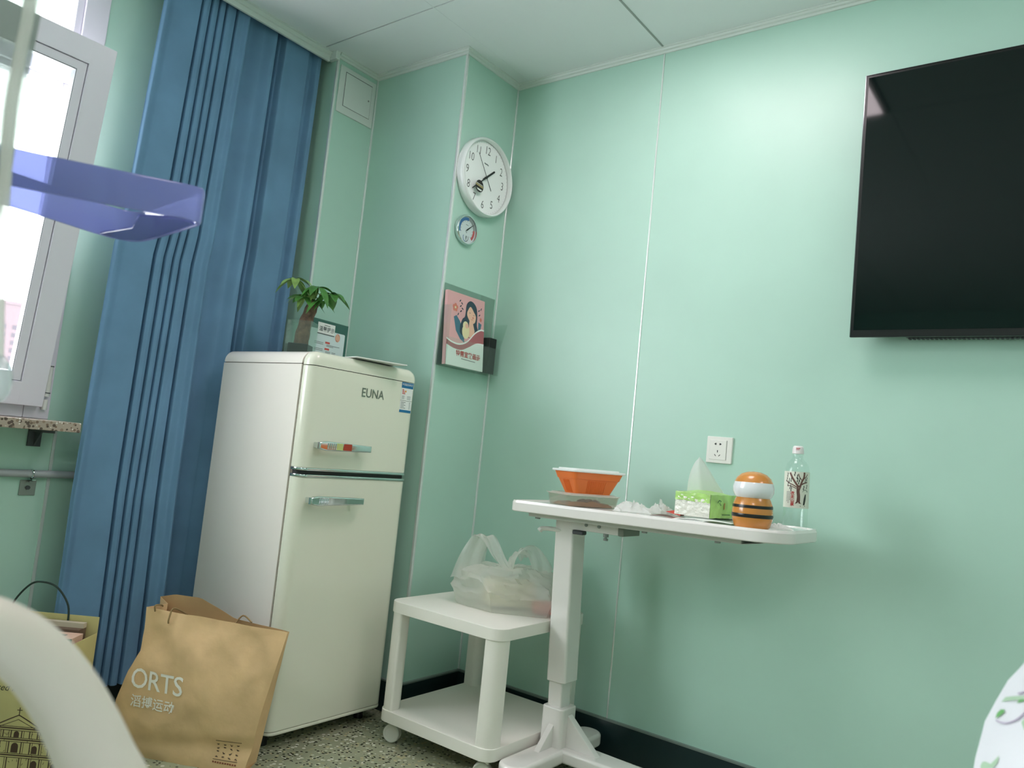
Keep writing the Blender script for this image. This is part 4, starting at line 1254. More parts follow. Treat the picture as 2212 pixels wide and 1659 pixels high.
ld_.prism([(x, y, 0.070) for x, y in rrect(-0.080, 0.080, -0.054, 0.054, 0.016, 5)], (0, 0, 0.005), 0.0025, 2, m2, 'far')
ld_.build('lid', mat('lid_white', (238, 242, 240), rough=0.3), oc)

# crumpled tissues
def crumple(name, x, y, yaw, lx, ly, h, seed, label, m=TISSUE):
    mm = tmx(x, y, yaw, 0.001)
    def fn(u, v):
        px_, py_ = (u - 0.5) * lx, (v - 0.5) * ly
        p = Vector((u * 5 + seed, v * 4, seed))
        e = max(0, math.sin(math.pi * u) * math.sin(math.pi * v)) ** 0.5
        z = h * e * (0.55 + 0.75 * noise.noise(p * 1.3)) + 0.6 * h * e * abs(noise.noise(p * 2.7))
        return mm @ Vector((px_ + 0.16 * lx * noise.noise(p * 0.9 + Vector((9, 0, 0))), py_ + 0.2 * ly * noise.noise(p * 0.9 + Vector((0, 9, 0))), max(0.0005, z)))
    return tag(MB().grid(fn, 26, 18).build(name, m, smooth=35), label, 'tissue')
crumple('crumpled_tissue', -1.215, 2.325, 20, 0.12, 0.09, 0.032, 3.1, 'crumpled white tissue lying right of the orange container')
crumple('crumpled_tissue', -1.165, 2.425, 60, 0.08, 0.07, 0.040, 8.4, 'white tissue standing in a peak beside the flat crumpled one')
crumple('crumpled_tissue', -0.752, 2.325, 30, 0.10, 0.06, 0.018, 5.7, 'flat white tissue between the orange ornament and the water bottle')

# tissue pack
tp = thing('tissue_pack', 'lime green soft pack of tissues with one pulled up', 'tissue pack', on_table(-0.99, 2.40))
e1, e2 = Vector((-0.998, 0.064, 0)), Vector((0.064, 0.998, 0))
PK0 = on_table(-0.955, 2.335, 0.0075)
W1, W2, HH = 0.122, 0.185, 0.074
def pkp(a, b, c):
    return PK0 + e1 * a + e2 * b + Vector((0, 0, c))
def pack_side(u, v):
    # v runs along the pack, u round the section
    t = u * 4
    k = int(t) % 4
    f_ = t - int(t)
    sec = [(0, 0), (W1, 0), (W1, HH), (0, HH)]
    a, b = sec[k], sec[(k + 1) % 4]
    x, z = a[0] + (b[0] - a[0]) * f_, a[1] + (b[1] - a[1]) * f_
    y = v * W2
    bulge = 0.006 * math.sin(math.pi * f_) * math.sin(math.pi * v)
    if k == 2:
        z += bulge * 1.6
    if k == 3:
        x -= bulge
    if k == 1:
        x += bulge
    p = Vector((x * 30, y * 30, z * 30))
    j = 0.0022 * noise.noise(p)
    return pkp(x + j, y, max(0.0, z + j))
MB().grid(pack_side, 48, 18).build('wrapper', GREENP, tp, smooth=50)
def pack_end(y, sgn):
    def fn(u, v):
        p = Vector((u * 9, v * 9, y * 10))
        e = min(1, min(u, 1 - u, v, 1 - v) * 10)
        return pkp(u * W1, y + sgn * (-0.002 - 0.004 * e * noise.noise(p * 1.3) - 0.004 * abs(noise.noise(p * 0.7)) * e), v * HH)
    return fn
CRINK = mat('crinkled_film_white', (232, 234, 222), rough=0.22, coat=0.5, bump=0.5, bump_scale=90)
MB().grid(pack_end(0.0, 1), 20, 14).build('end_film', CRINK, tp, smooth=30)
MB().grid(pack_end(W2, -1), 10, 8).build('end_film', CRINK, tp, smooth=30)
fl = MB()
def flap(u, v):
    p = Vector((u * 12, v * 5, 4))
    return pkp(u * W1, -0.004 - 0.003 * noise.noise(p), HH * (1 - 0.36 * v) + 0.002 * noise.noise(p * 2))
fl.grid(flap, 16, 6)
fl.build('end_flap', GREENP, tp, smooth=40)
pd = Decal(lambda u, v, l=0: pkp(-0.0075 - l, u, v))
DKG = mat('print_dark_green', (70, 112, 60), rough=0.5)
pd.strip(DKG, [(0.035, 0.05), (0.045, 0.058), (0.06, 0.055), (0.05, 0.048), (0.06, 0.042)], 0.004).strip(mat('print_amber', (176, 140, 70)), [(0.085, 0.05), (0.085, 0.03)], 0.008)
pd.strip(DKG, [(0.07, 0.012), (0.13, 0.012)], 0.003)
pd.build('wrapper_print', tp)
def sheet(u, v):
    k = (u - 0.5)
    wv = 0.105 * (1 - v) ** 0.75 + 0.012
    fold_ = 0.016 * math.cos(u * math.pi * 2.2) * (1 - 0.5 * v)
    bend = -0.018 * v - 0.01 * math.sin(v * 3)
    return pkp(0.062 + 0.4 * fold_ - k * wv * 0.75 + 0.02 * v, 0.085 + fold_ + k * wv * 0.8, HH + 0.002 + 0.115 * v - 0.014 * abs(k) * v) + cam_right * 0 + Vector((bend * 0.4, bend * 0.2, 0))
MB().grid(sheet, 14, 14).build('pulled_tissue', TISSUE, tp, smooth=60)

# leaflets and wrappers under and before the pack
def flat_sheet(name, x, y, yaw, lx, ly, dz, m, label, cat, bendz=0.003, extra=None):
    mm = tmx(x, y, yaw, dz)
    mb = MB().grid(lambda u, v: mm @ Vector(((u - 0.5) * lx, (v - 0.5) * ly, bendz * math.sin(u * 3.1) * (0.4 + v))), 8, 6, -0.0006)
    o = mb.build(name, m, smooth=60)
    tag(o, label, cat)
    if extra:
        d = Decal(lambda u, v, l=0: mm @ Vector(((u - 0.5) * lx, (v - 0.5) * ly, bendz * math.sin(u * 3.1) * (0.4 + v) + 0.0008 + l)))
        extra(d)
        for q3 in d.build('leaflet_print', o):
            pass
    return o
def pr1(d):
    for k in range(4):
        d.rect(PRINTG, 0.1, 0.15 + k * 0.12, 0.55 - 0.06 * k, 0.19 + k * 0.12)
    d.disc(mat('print_yellow', (196, 178, 52)), 0.78, 0.22, 0.12, 0.12)
    d.disc(PRINTK, 0.85, 0.30, 0.06, 0.07, lift=0.0008)
flat_sheet('leaflet', -0.945, 2.255, 12, 0.17, 0.12, 0.001, PAPER, 'printed white leaflet under the front of the green tissue pack', 'paper', 0.003, pr1)
flat_sheet('wrapper', -0.895, 2.225, -14, 0.13, 0.05, 0.0016, BLACK, 'dark flat wrapper lying between the leaflet and the orange ornament', 'wrapper', 0.002)
flat_sheet('wrapper', -1.08, 2.265, 15, 0.075, 0.03, 0.0012, mat('dark_red_wrapper', (92, 36, 32), rough=0.4), 'small dark red wrapper lying in front of the green tissue pack', 'wrapper', 0.004)
rw = MB().prism([tmx(-1.10, 2.40, 8) @ Vector(p) for p in ((-0.034, 0, 0.011), (0.02, -0.012, 0.002), (0.022, -0.012, 0.024))], (0.0, 0.03, 0.0))
tag(rw.build('carton_flap', mat('red_card', (206, 70, 52), rough=0.5), smooth=0), 'small red folded card left of the green tissue pack', 'card')
ts = MB()
mm_ = tmx(-1.098, 2.415, 0)
ts.grid(lambda u, v: mm_ @ Vector(((u - 0.5) * 0.03 * (1 - 0.6 * v) + 0.01 * math.sin(v * 5), 0.02 + 0.01 * math.sin(u * 6), 0.001 + v * 0.056)), 6, 8, 0.001)
tag(ts.build('tissue_scrap', TISSUE, smooth=60), 'small upright twist of white tissue behind the red card', 'tissue')

# plain two-lobed ornament
ornm = tmx(-0.782, 2.228, 0) @ Matrix.Diagonal((1, 1, 1.04, 1))
og = thing('gourd_ornament', 'plain two-lobed orange and white ceramic ornament beside the green tissue pack', 'ornament', ornm.translation)
def lobe(name, prof, m):
    mb = MB().lathe(prof, (0, 0, 0), 40).xform(ornm)
    return mb.build(name, m, og, smooth=60)
ORC = mat('orange_glaze', (208, 138, 62), rough=0.25, coat=0.5)
WHC = mat('white_glaze', (238, 240, 244), rough=0.2, coat=0.5)
lobe('lower_lobe', [(0, 0), (0.044, 0), (0.050, 0.004), (0.0565, 0.025), (0.0575, 0.045), (0.055, 0.065), (0.050, 0.078), (0.047, 0.084)], ORC)
lobe('white_collar', [(0.046, 0.083), (0.052, 0.088), (0.0575, 0.100), (0.0578, 0.112), (0.054, 0.126)], WHC)
lobe('upper_lobe', [(0.054, 0.126), (0.048, 0.138), (0.036, 0.149), (0.02, 0.155), (0, 0.157)], ORC)
BLG = mat('black_glaze', (28, 30, 30), rough=0.3)
lobe('dark_band', [(0.0572, 0.030), (0.0582, 0.033), (0.0584, 0.037), (0.0578, 0.040)], BLG)
lobe('dark_band', [(0.0568, 0.056), (0.0566, 0.060), (0.0560, 0.064)], BLG)

# water bottle
btm = tmx(-0.711, 2.398, 0)
wb_ = thing('water_bottle', 'clear plastic water bottle with a tree-printed label at the table end', 'bottle', btm.translation)
RB = 0.0355
prof = [(0.0, 0.004), (0.020, 0.004), (0.028, 0.0), (0.033, 0.004), (RB, 0.012), (RB, 0.175), (RB - 0.001, 0.184), (0.030, 0.198), (0.021, 0.208), (0.0155, 0.214), (0.0150, 0.224), (0.0175, 0.2245), (0.0175, 0.226), (0.0145, 0.2265), (0.0140, 0.236)]
MB().lathe(prof, (0, 0, 0), 40).xform(btm).build('bottle_body', CLEARB, wb_, smooth=60)
MB().lathe([(0.0, 0.252), (0.012, 0.252), (0.0148, 0.249), (0.0165, 0.240), (0.0168, 0.2285), (0.0, 0.2285)], (0, 0, 0), 32).xform(btm).build('cap', mat('cap_white', (236, 232, 232), rough=0.35), wb_, smooth=50)
va_ = math.atan2(-2.402, 0.702)                       # towards the room
def lab(u, v, l=0):
    a = va_ + u / (RB + 0.0006)
    r_ = RB + 0.0006 + l
    return btm @ Vector((r_ * math.cos(a), r_ * math.sin(a), v))
half = 0.056
MB().grid(lambda u, v: lab((u - 0.5) * 2 * half, 0.066 + v * 0.108), 36, 4).build('label', mat('label_offwhite', (226, 230, 216), rough=0.45), wb_, smooth=60)
dl = Decal(lab)
TRUNK = mat('print_trunk', (108, 76, 66), rough=0.5)
DGL = mat('print_leafdark', (58, 66, 60), rough=0.5)
def sub(pts, k=3):
    return [(p.x, p.y) for p in smooth_path([(a, b, 0) for a, b in pts], k)]
dl.strip(TRUNK, sub([(0.006, 0.080), (0.007, 0.100), (0.005, 0.118), (0.009, 0.133)]), [0.012, 0.010, 0.0095, 0.009, 0.009, 0.009, 0.009, 0.010, 0.010, 0.011])
dl.poly(TRUNK, [(-0.003, 0.0785), (0.016, 0.0785), (0.011, 0.085), (0.001, 0.085)])
for pts, wd in (([(0.006, 0.128), (-0.004, 0.142), (-0.013, 0.156), (-0.020, 0.170)], 0.0055), ([(0.010, 0.130), (0.015, 0.145), (0.021, 0.158), (0.022, 0.173)], 0.0055), ([(0.009, 0.132), (0.02, 0.140), (0.033, 0.144)], 0.0038),
                ([(0.004, 0.126), (-0.008, 0.133), (-0.02, 0.138), (-0.034, 0.146)], 0.0030), ([(0.003, 0.122), (-0.012, 0.129), (-0.026, 0.131)], 0.0022), ([(0.016, 0.148), (0.008, 0.158), (0.004, 0.168)], 0.0022), ([(0.019, 0.152), (0.028, 0.160), (0.034, 0.168)], 0.0024)):
    dl.strip(TRUNK, sub(pts), wd)
for (u, v) in ((-0.028, 0.164), (-0.016, 0.150), (-0.015, 0.122), (-0.018, 0.128), (-0.031, 0.150), (-0.026, 0.136), (0.001, 0.160), (0.002, 0.150), (0.008, 0.152), (0.026, 0.150), (0.031, 0.154), (0.021, 0.128), (0.032, 0.132), (-0.006, 0.168), (-0.022, 0.148), (0.006, 0.144)):
    dl.strip(DGL, sub([(u, v + 0.006), (u + 0.0012, v + 0.002), (u - 0.0008, v - 0.004), (u + 0.0004, v - 0.008)], 2), [0.001, 0.0022, 0.003, 0.0014, 0.0032, 0.0022, 0.001])
dl.poly(mat('print_hill', (150, 160, 146)), sub([(0.017, 0.114), (0.022, 0.121), (0.029, 0.122), (0.036, 0.118), (0.036, 0.114)], 3))
dl.poly(DGL, sub([(0.021, 0.076), (0.0225, 0.092), (0.026, 0.106), (0.030, 0.108), (0.030, 0.094), (0.026, 0.076)], 3))
dl.strip(DGL, [(0.012, 0.0725), (0.028, 0.0735)], 0.0022)
for c_, (u, n_) in enumerate(((-0.019, 6), (-0.024, 8), (-0.029, 7))):
    for k in range(n_):
        dl.rect(PRINTG, u, 0.111 - k * 0.0045, u + 0.0022, 0.1135 - k * 0.0045)
dl.build('label_print', wb_)
for k, ch in enumerate('农夫山泉'):
    text_mb(ch, 0.0115, lambda u, v, l=0: lab(-0.0105 + u, 0.1085 - k * 0.0108 + v, l), lift=0.0006, bold=0.0003).build('label_print', PRINTR, wb_, smooth=0)
cd = Decal(lambda u, v, l=0: btm @ Vector(((0.0170 + l) * math.cos(va_ + u / 0.017), (0.0170 + l) * math.sin(va_ + u / 0.017), v)))
cd.strip(PRINTR, [(-0.006 + 0.002 * k, 0.2445) for k in range(7)], 0.0022).strip(PRINTR, [(-0.006 + 0.002 * k, 0.2402) for k in range(6)], 0.0014)
cd.build('cap_print', wb_)

# ------------------------------------------------------------------ kraft paper carrier bag leaning by the fridge
kb = thing('kraft_paper_bag', 'brown kraft paper carrier bag slumped against the fridge', 'bag', (-2.2, 1.45, 0))
KE, KN, KO = Vector((0.8815, 0.472, 0)), Vector((0.472, -0.8815, 0)), Vector((-2.034, 1.519, 0))
def kp(s, z, t=0.0):
    return KO + KE * s + KN * t + Vector((0, 0, z))
def lerp(a, b, t):
    return a + (b - a) * t
def tab_fn(tab, x):
    for i in range(len(tab) - 1):
        if x <= tab[i + 1][0]:
            t = (x - tab[i][0]) / (tab[i + 1][0] - tab[i][0])
            return lerp(tab[i][1], tab[i + 1][1], t)
    return tab[-1][1]
def kfront(u, v, l=0.0):
    sl = tab_fn([(0, -0.47), (0.35, -0.455), (0.55, -0.43), (0.70, -0.397), (0.85, -0.396), (1, -0.399)], v)
    sr = tab_fn([(0, 0.0), (0.5, 0.038), (1, 0.082)], v)
    zt = 0.451 - 0.016 * u
    s, z = lerp(sl, sr, u), v * zt
    bulge = 0.020 * math.sin(math.pi * min(1, v * 1.05)) * math.sin(math.pi * u) ** 0.7
    cre = 0.016 * math.exp(-((u - 0.22 - (1 - v) * 0.3) / 0.09) ** 2 - ((v - 0.82) / 0.16) ** 2)
    cre -= 0.012 * math.exp(-((u - 0.08) / 0.07) ** 2 - ((v - 0.80) / 0.12) ** 2)
    low = 0.016 * math.exp(-((v - 0.08 - 0.1 * u) / 0.06) ** 2) * (0.4 + u)
    w_ = 0.006 * noise.noise(Vector((s * 9, z * 9, 1))) + 0.008 * (0.2 - abs(noise.noise(Vector((s * 8 + z * 5, z * 7 - s * 4, 5))))) + 0.003 * abs(noise.noise(Vector((s * 18, z * 15, 5))))
    return kp(s, z, bulge + cre - low * 0.6 + w_ + l - 0.01 * v)
MB().grid(lambda u, v: kfront(u, v), 60, 56, 0.0008).build('front_panel', KRAFT, kb, smooth=50)
def kback(u, v):
    s = lerp(tab_fn([(0, -0.45), (0.7, -0.41), (1, -0.415)], v), tab_fn([(0, -0.01), (1, 0.045)], v), u)
    zt = tab_fn([(0, 0.466), (0.12, 0.481), (0.32, 0.482), (0.46, 0.455), (0.58, 0.428), (0.75, 0.420), (1, 0.412)], u)
    return kp(s, v * zt, -0.105 + 0.01 * math.sin(u * 6) * v + 0.004 * noise.noise(Vector((s * 9, v * 5, 9))))
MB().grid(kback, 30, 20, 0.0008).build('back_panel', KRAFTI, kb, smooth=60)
def kgus(side):
    def fn(u, v):
        a = Vector(kfront(side, v))
        b = Vector(kback(side, v))
        mid = (a + b) / 2 + KE * (0.05 if side == 0 else -0.045) * (0.25 + 0.75 * v) + (KE * (-0.12) * max(0, 0.75 - v) if side == 0 else Vector())
        if u < 0.5:
            return a.lerp(mid, u * 2)
        return mid.lerp(b, u * 2 - 1)
    return fn
MB().grid(kgus(0), 10, 20, 0.0008).build('gusset', KRAFT, kb, smooth=30)
MB().grid(kgus(1), 10, 20, 0.0008).build('gusset', KRAFT, kb, smooth=30)
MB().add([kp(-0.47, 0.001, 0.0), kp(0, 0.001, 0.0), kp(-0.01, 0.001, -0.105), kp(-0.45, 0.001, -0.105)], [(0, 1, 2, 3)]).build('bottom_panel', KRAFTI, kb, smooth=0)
KC = mat('kraft_cord', (150, 124, 84), rough=0.8)
MB().tube(smooth_path([kfront(0.07, 0.985, 0.004), kfront(0.075, 1.0, 0.010) + Vector((0, 0, 0.012)), kfront(0.07, 1.0, -0.03) + Vector((0, 0, 0.006)), kfront(0.05, 0.97, -0.06)], 5), 0.0026, 7).build('handle_cord', KC, kb)
MB().tube(smooth_path([kfront(0.185, 0.925, 0.003), kfront(0.19, 0.955, 0.010), kfront(0.20, 1.0, 0.006) + Vector((0, 0, 0.012)), kfront(0.23, 1.0, -0.02) + Vector((0, 0, 0.002)), kfront(0.27, 0.96, -0.05)], 5), 0.0026, 7).build('handle_cord', KC, kb)
MB().tube(smooth_path([kback(0.60, 0.97) + KN * 0.01, kback(0.64, 1.0) + Vector((0, 0, 0.016)), kback(0.72, 1.0) + Vector((0, 0, 0.004)) + KN * 0.01], 5), 0.0026, 7).build('handle_cord', KC, kb)
def kuv(s, z):
    v = z / 0.443
    sl = tab_fn([(0, -0.47), (0.35, -0.455), (0.55, -0.43), (0.70, -0.397), (0.85, -0.396), (1, -0.399)], v)
    sr = tab_fn([(0, 0.0), (0.5, 0.038), (1, 0.082)], v)
    return (s - sl) / (sr - sl), v
def kprint(s, z, l=0):
    u, v = kuv(s, z)
    return kfront(min(1, max(0, u)), v, 0.0012 + l)
kt = text_mb('ORTS', 0.082, lambda u, v, l=0: kprint(-0.318 + u, 0.229 - 0.0 * u + v, l), sx=0.96, lift=0.0004, bold=0.0006, spacing=0.95)
kt.build('bag_print', PRINTW, kb, smooth=0)
text_mb('滔搏运动', 0.0385, lambda u, v, l=0: kprint(-0.322 + u, 0.163 + v, l), lift=0.0004, bold=0.0004, spacing=1.04).build('bag_print', PRINTW, kb, smooth=0)
kd = Decal(lambda u, v, l=0: kprint(u, v, l))
kd.strip(BROWN, [(-0.100, 0.090), (-0.06, 0.091), (-0.018, 0.092)], 0.0016).strip(BROWN, [(-0.104, 0.034), (-0.06, 0.035), (-0.022, 0.036)], 0.0016)
rng2 = random.Random(4)
for i in range(4):
    for j in range(4):
        u, v = -0.094 + i * 0.0215, 0.080 - j * 0.0125
        kd.strip(BROWN, [(u - 0.004, v + rng2.uniform(-.003, .003)), (u, v + rng2.uniform(-.003, .003)), (u + 0.005, v + rng2.uniform(-.003, .003))], [0.001, 0.004, 0.0015])
for k in range(10):
    kd.rect(mat('print_rust', (140, 78, 56), rough=0.6) if k == 0 else bpy.data.materials['print_rust'], -0.104 + k * 0.0082, 0.024, -0.0985 + k * 0.0082, 0.029)
kd.build('bag_print', kb)

# ------------------------------------------------------------------ yellow gift bag with boxes
yb = thing('yellow_gift_bag', 'yellow paper gift bag printed with an old church facade', 'bag', (-2.5, 1.08, 0))
YE, YN = Vector((0.77, 0.638, 0)), Vector((-0.638, 0.77, 0))
YO = Vector((-2.366, 1.114, 0))
def yp(s, z, t=0.0):
    return YO + YE * s + YN * t + Vector((0, 0, z))
yz = 0.398
def ybx(mb, s0, s1, t0, t1, z0, z1):
    m = Matrix(((YE.x, YN.x, 0, YO.x), (YE.y, YN.y, 0, YO.y), (0, 0, 1, 0), (0, 0, 0, 1)))
    return mb.box(s0, s1, t0, t1, z0, z1, 0, 1, m)
ybx(MB(), -0.36, 0, 0, 0.0015, 0.001, yz - 0.035).build('front_panel', YBAG, yb, smooth=0)
ybx(MB(), -0.36, 0, 0.150, 0.1515, 0.001, yz + 0.018).build('back_panel', YBAG, yb, smooth=0)
ybx(MB(), -0.0015, 0, 0.0015, 0.150, 0.001, yz - 0.03).build('side_panel', YBAG, yb, smooth=0)
ybx(MB(), -0.36, -0.3585, 0.0015, 0.150, 0.001, yz).build('side_panel', YBAG, yb, smooth=0)
ybx(MB(), -0.36, 0, 0, 0.15, 0.0, 0.002).build('bottom_panel', YBAG, yb, smooth=0)
MB().tube(smooth_path([yp(-0.27, yz - 0.02, 0.146), yp(-0.265, yz + 0.04, 0.146), yp(-0.22, yz + 0.100, 0.140), yp(-0.18, yz + 0.112, 0.138), yp(-0.135, yz + 0.098, 0.140), yp(-0.098, yz + 0.045, 0.146), yp(-0.092, yz - 0.02, 0.146)], 6), 0.003, 8).build('handle_cord', CORD, yb)
pbx = ybx(MB(), -0.345, -0.012, 0.018, 0.085, 0.05, yz - 0.018).build('pastry_box', mat('pink_box', (222, 182, 160), rough=0.5))
tag(pbx, 'pink pastry box with green edge standing in the yellow gift bag', 'box')
ybx(MB(), -0.345, -0.0118, 0.0175, 0.0185, yz - 0.055, yz - 0.019).build('box_edge', mat('teal_box_edge', (72, 112, 92), rough=0.5), pbx, smooth=0)
ybx(MB(), -0.075, -0.045, 0.045, 0.058, yz - 0.0182, yz - 0.0174).build('box_slot', PRINTK, pbx, smooth=0)
pb2 = ybx(MB(), -0.345, -0.03, 0.092, 0.138, 0.05, yz - 0.012).build('pastry_box', mat('brown_box', (112, 88, 72), rough=0.6))
tag(pb2, 'brown pastry box at the back of the yellow gift bag', 'box')
ybx(MB(), -0.345, -0.0298, 0.118, 0.1385, yz - 0.0125, yz + 0.002).build('box_lid', mat('pale_box_lid', (206, 190, 168), rough=0.6), pb2, smooth=0)
# print on the front: lettering and the church
yfn = lambda u, v, l=0: yp(u, v, -l)
yd = Decal(yfn)
cxm = -0.120
def ln(pts, wd=0.0022):
    yd.strip(BROWN, [(cxm + 1.25 * a, 0.180 + (b - 0.205) * 1.25) for a, b in pts], wd * 1.1)
base_, lev = 0.0, [0.012, 0.062, 0.098, 0.133, 0.158]
for hw, z in ((0.112, lev[1]), (0.112, lev[2]), (0.085, lev[3]), (0.058, lev[4])):
    ln([(-hw, z), (hw, z)], 0.0034)
    ln([(-hw, z - 0.005), (hw, z - 0.005)], 0.0016)
    ln([(-hw, z + 0.004), (hw, z + 0.004)], 0.0016)
ln([(-0.058, lev[4]), (-0.02, 0.178), (0, 0.188), (0.02, 0.178), (0.058, lev[4])], 0.003)
ln([(-0.04, lev[4] + 0.002), (0, 0.178), (0.04, lev[4] + 0.002)], 0.0016)
ln([(0, 0.186), (0, 0.205)], 0.0022)
ln([(-0.006, 0.199), (0.006, 0.199)], 0.002)
for s in (-1, 1):
    ln([(s * 0.055, lev[4]), (s * 0.055, 0.180)], 0.0035)
    ln([(s * 0.082, lev[3]), (s * 0.082, 0.152)], 0.0035)
    ln([(s * 0.085, lev[3]), (s * 0.066, 0.146), (s * 0.058, lev[4])], 0.0022)
    ln([(s * 0.108, lev[2]), (s * 0.108, 0.122)], 0.0035)
    ln([(s * 0.112, lev[2]), (s * 0.096, 0.116), (s * 0.085, lev[3])], 0.0022)
for z0, z1, cols in ((lev[3], lev[4], (0.012, 0.03, 0.048)), (lev[2], lev[3], (0.014, 0.034, 0.056, 0.076)), (lev[1], lev[2], (0.014, 0.036, 0.06, 0.082, 0.104)), (0.004, lev[1], (0.018, 0.04, 0.064, 0.086, 0.106))):
    for c_ in cols:
        for s in (-1, 1):
            ln([(s * c_, z0 + 0.004), (s * c_, z1 - 0.005)], 0.0028)
            ln([(s * (c_ + 0.005), z0 + 0.004), (s * (c_ + 0.005), z1 - 0.005)], 0.0014)
def arch(x, z, w_, h_, fill=False):
    pts = [(x - w_, z)] + [(x - w_ * math.cos(R(a)), z + h_ + w_ * math.sin(R(a))) for a in range(0, 181, 30)] + [(x + w_, z)]
    if fill:
        yd.poly(BROWN, [(cxm + 1.25 * a, 0.180 + (b - 0.205) * 1.25) for a, b in pts])
    else:
        ln(pts, 0.002)
arch(0, lev[3] + 0.005, 0.006, 0.008, True)
arch(0, lev[2] + 0.006, 0.008, 0.014, True)
for s in (-1, 1):
    arch(s * 0.045, lev[2] + 0.006, 0.006, 0.012, True)
    arch(s * 0.048, lev[1] + 0.006, 0.007, 0.014, True)
    arch(s * 0.093, lev[1] + 0.006, 0.006, 0.012, True)
    arch(s * 0.052, 0.006, 0.008, 0.028)
    arch(s * 0.096, 0.006, 0.007, 0.024, True)
arch(0, 0.004, 0.013, 0.036)
for k in range(150):
    u, v = rng2.uniform(-0.11, 0.11), rng2.uniform(0.006, 0.15)
    if abs(u) < 0.112 - max(0, (v - 0.1)) * 0.9:
        a = rng2.uniform(-0.004, 0.004)
        ln([(u, v), (u + a, v + rng2.uniform(0.002, 0.007))], 0.0012)
yd.strip(PRINTK, [(-0.260, 0.207), (-0.230, 0.212), (-0.210, 0.222), (-0.187, 0.224)], [0.004, 0.010, 0.012, 0.004])
yd.strip(PRINTK, [(-0.250, 0.190), (-0.217, 0.200), (-0.199, 0.196), (-0.187, 0.186)], [0.003, 0.009, 0.012, 0.004])
yd.build('bag_print', yb)
text_mb('Authorized in', 0.026, lambda u, v, l=0: yp(-0.134 + u, 0.232 + v, -l), align='RIGHT', shear=0.3, lift=0.0006).build('bag_print', PRINTK, yb, smooth=0)

# ------------------------------------------------------------------ hospital bed with its side rail
bed = thing('hospital_bed', 'white hospital bed whose rounded side rail fills the lower left corner', 'bed', (0.0, 0.1, 0))
rail = [(-0.62, 0.50), (-0.62, 0.80), (-0.60, 0.88), (-0.54, 0.925), (-0.45, 0.942), (0.0, 0.943), (0.08, 0.9425), (0.14, 0.940), (0.170, 0.9355), (0.195, 0.9255), (0.216, 0.908), (0.234, 0.8855), (0.2495, 0.860), (0.2615, 0.837), (0.274, 0.814), (0.285, 0.78), (0.291, 0.74), (0.293, 0.66), (0.293, 0.50)]
MB().tube(smooth_path([(-0.5, y, z) for y, z in rail], 6), [0.0178 + 0.0060 * min(1, max(0, (k_ - 54) / 30)) for k_ in range(109)], 16, flat=(1.0, 1.0)).build('side_rail', mat('rail_white', (214, 208, 194), rough=0.45), bed, smooth=70)
MB().box(-0.52, -0.48, -0.66, 0.33, 0.46, 0.52, 0.01, 2).build('rail_bar', WHITEM, bed)
MB().prism([(x, y, 0.50) for x, y in rrect(-0.44, 0.46, -1.05, 1.10, 0.06, 5)], (0, 0, 0.10), 0.02, 3).build('mattress', COT, bed)
MB().box(-0.48, 0.48, -1.08, 1.12, 0.40, 0.50, 0.01, 2).build('bed_frame', WHITEM, bed)
for x in (-0.40, 0.40):
    for y in (-0.98, 1.0):
        MB().tube([(x, y, 0.0), (x, y, 0.41)], 0.025, 12).build('leg', WHITEM, bed)

# quilt heaped on the foot of the bed
def qpt(u, v):
    # v from the foot up over towards the head; the first part of u is the side that falls to the mattress
    ys = lerp(1.085, 0.50, v)
    z = tab_fn([(0, 0.62), (0.03, 0.74), (0.06, 0.815), (0.10, 0.868), (0.15, 0.905), (0.25, 0.935), (0.45, 0.91), (0.7, 0.80), (1, 0.68)], v)
    edge = tab_fn([(0, -0.112), (0.03, -0.105), (0.06, -0.0875), (0.10, -0.067), (0.15, -0.045), (0.25, -0.01), (0.45, 0.02), (1, 0.03)], v)
    if u < 0.2:
        k = u / 0.2
        x = edge - 0.012 * (1 - k) ** 2
        z = lerp(0.606, z, k ** 0.8)
    else:
        k = (u - 0.2) / 0.8
        x = lerp(edge, 0.42, k)
        z = z + 0.015 * math.sin(k * 3.0) - 0.12 * k ** 3 * (z - 0.6)
    wr = 0.010 * noise.noise(Vector((x * 9, ys * 9, z * 9))) + 0.006 * noise.noise(Vector((x * 22 + z * 10, ys * 12, z * 9)))
    return Vector((x + wr * 0.6, ys + wr, max(0.604, z + wr * 0.6)))
qo = MB().grid(qpt, 50, 50).build('quilt', COT, smooth=70)
tag(qo, 'white quilt with green leaf print heaped in the lower right corner', 'quilt')
QG = mat('quilt_leaf_pale', (176, 206, 176), rough=0.8)
QD = mat('quilt_leaf_green', (112, 178, 108), rough=0.8)
QV = mat('quilt_stem_mauve', (186, 176, 196), rough=0.8)

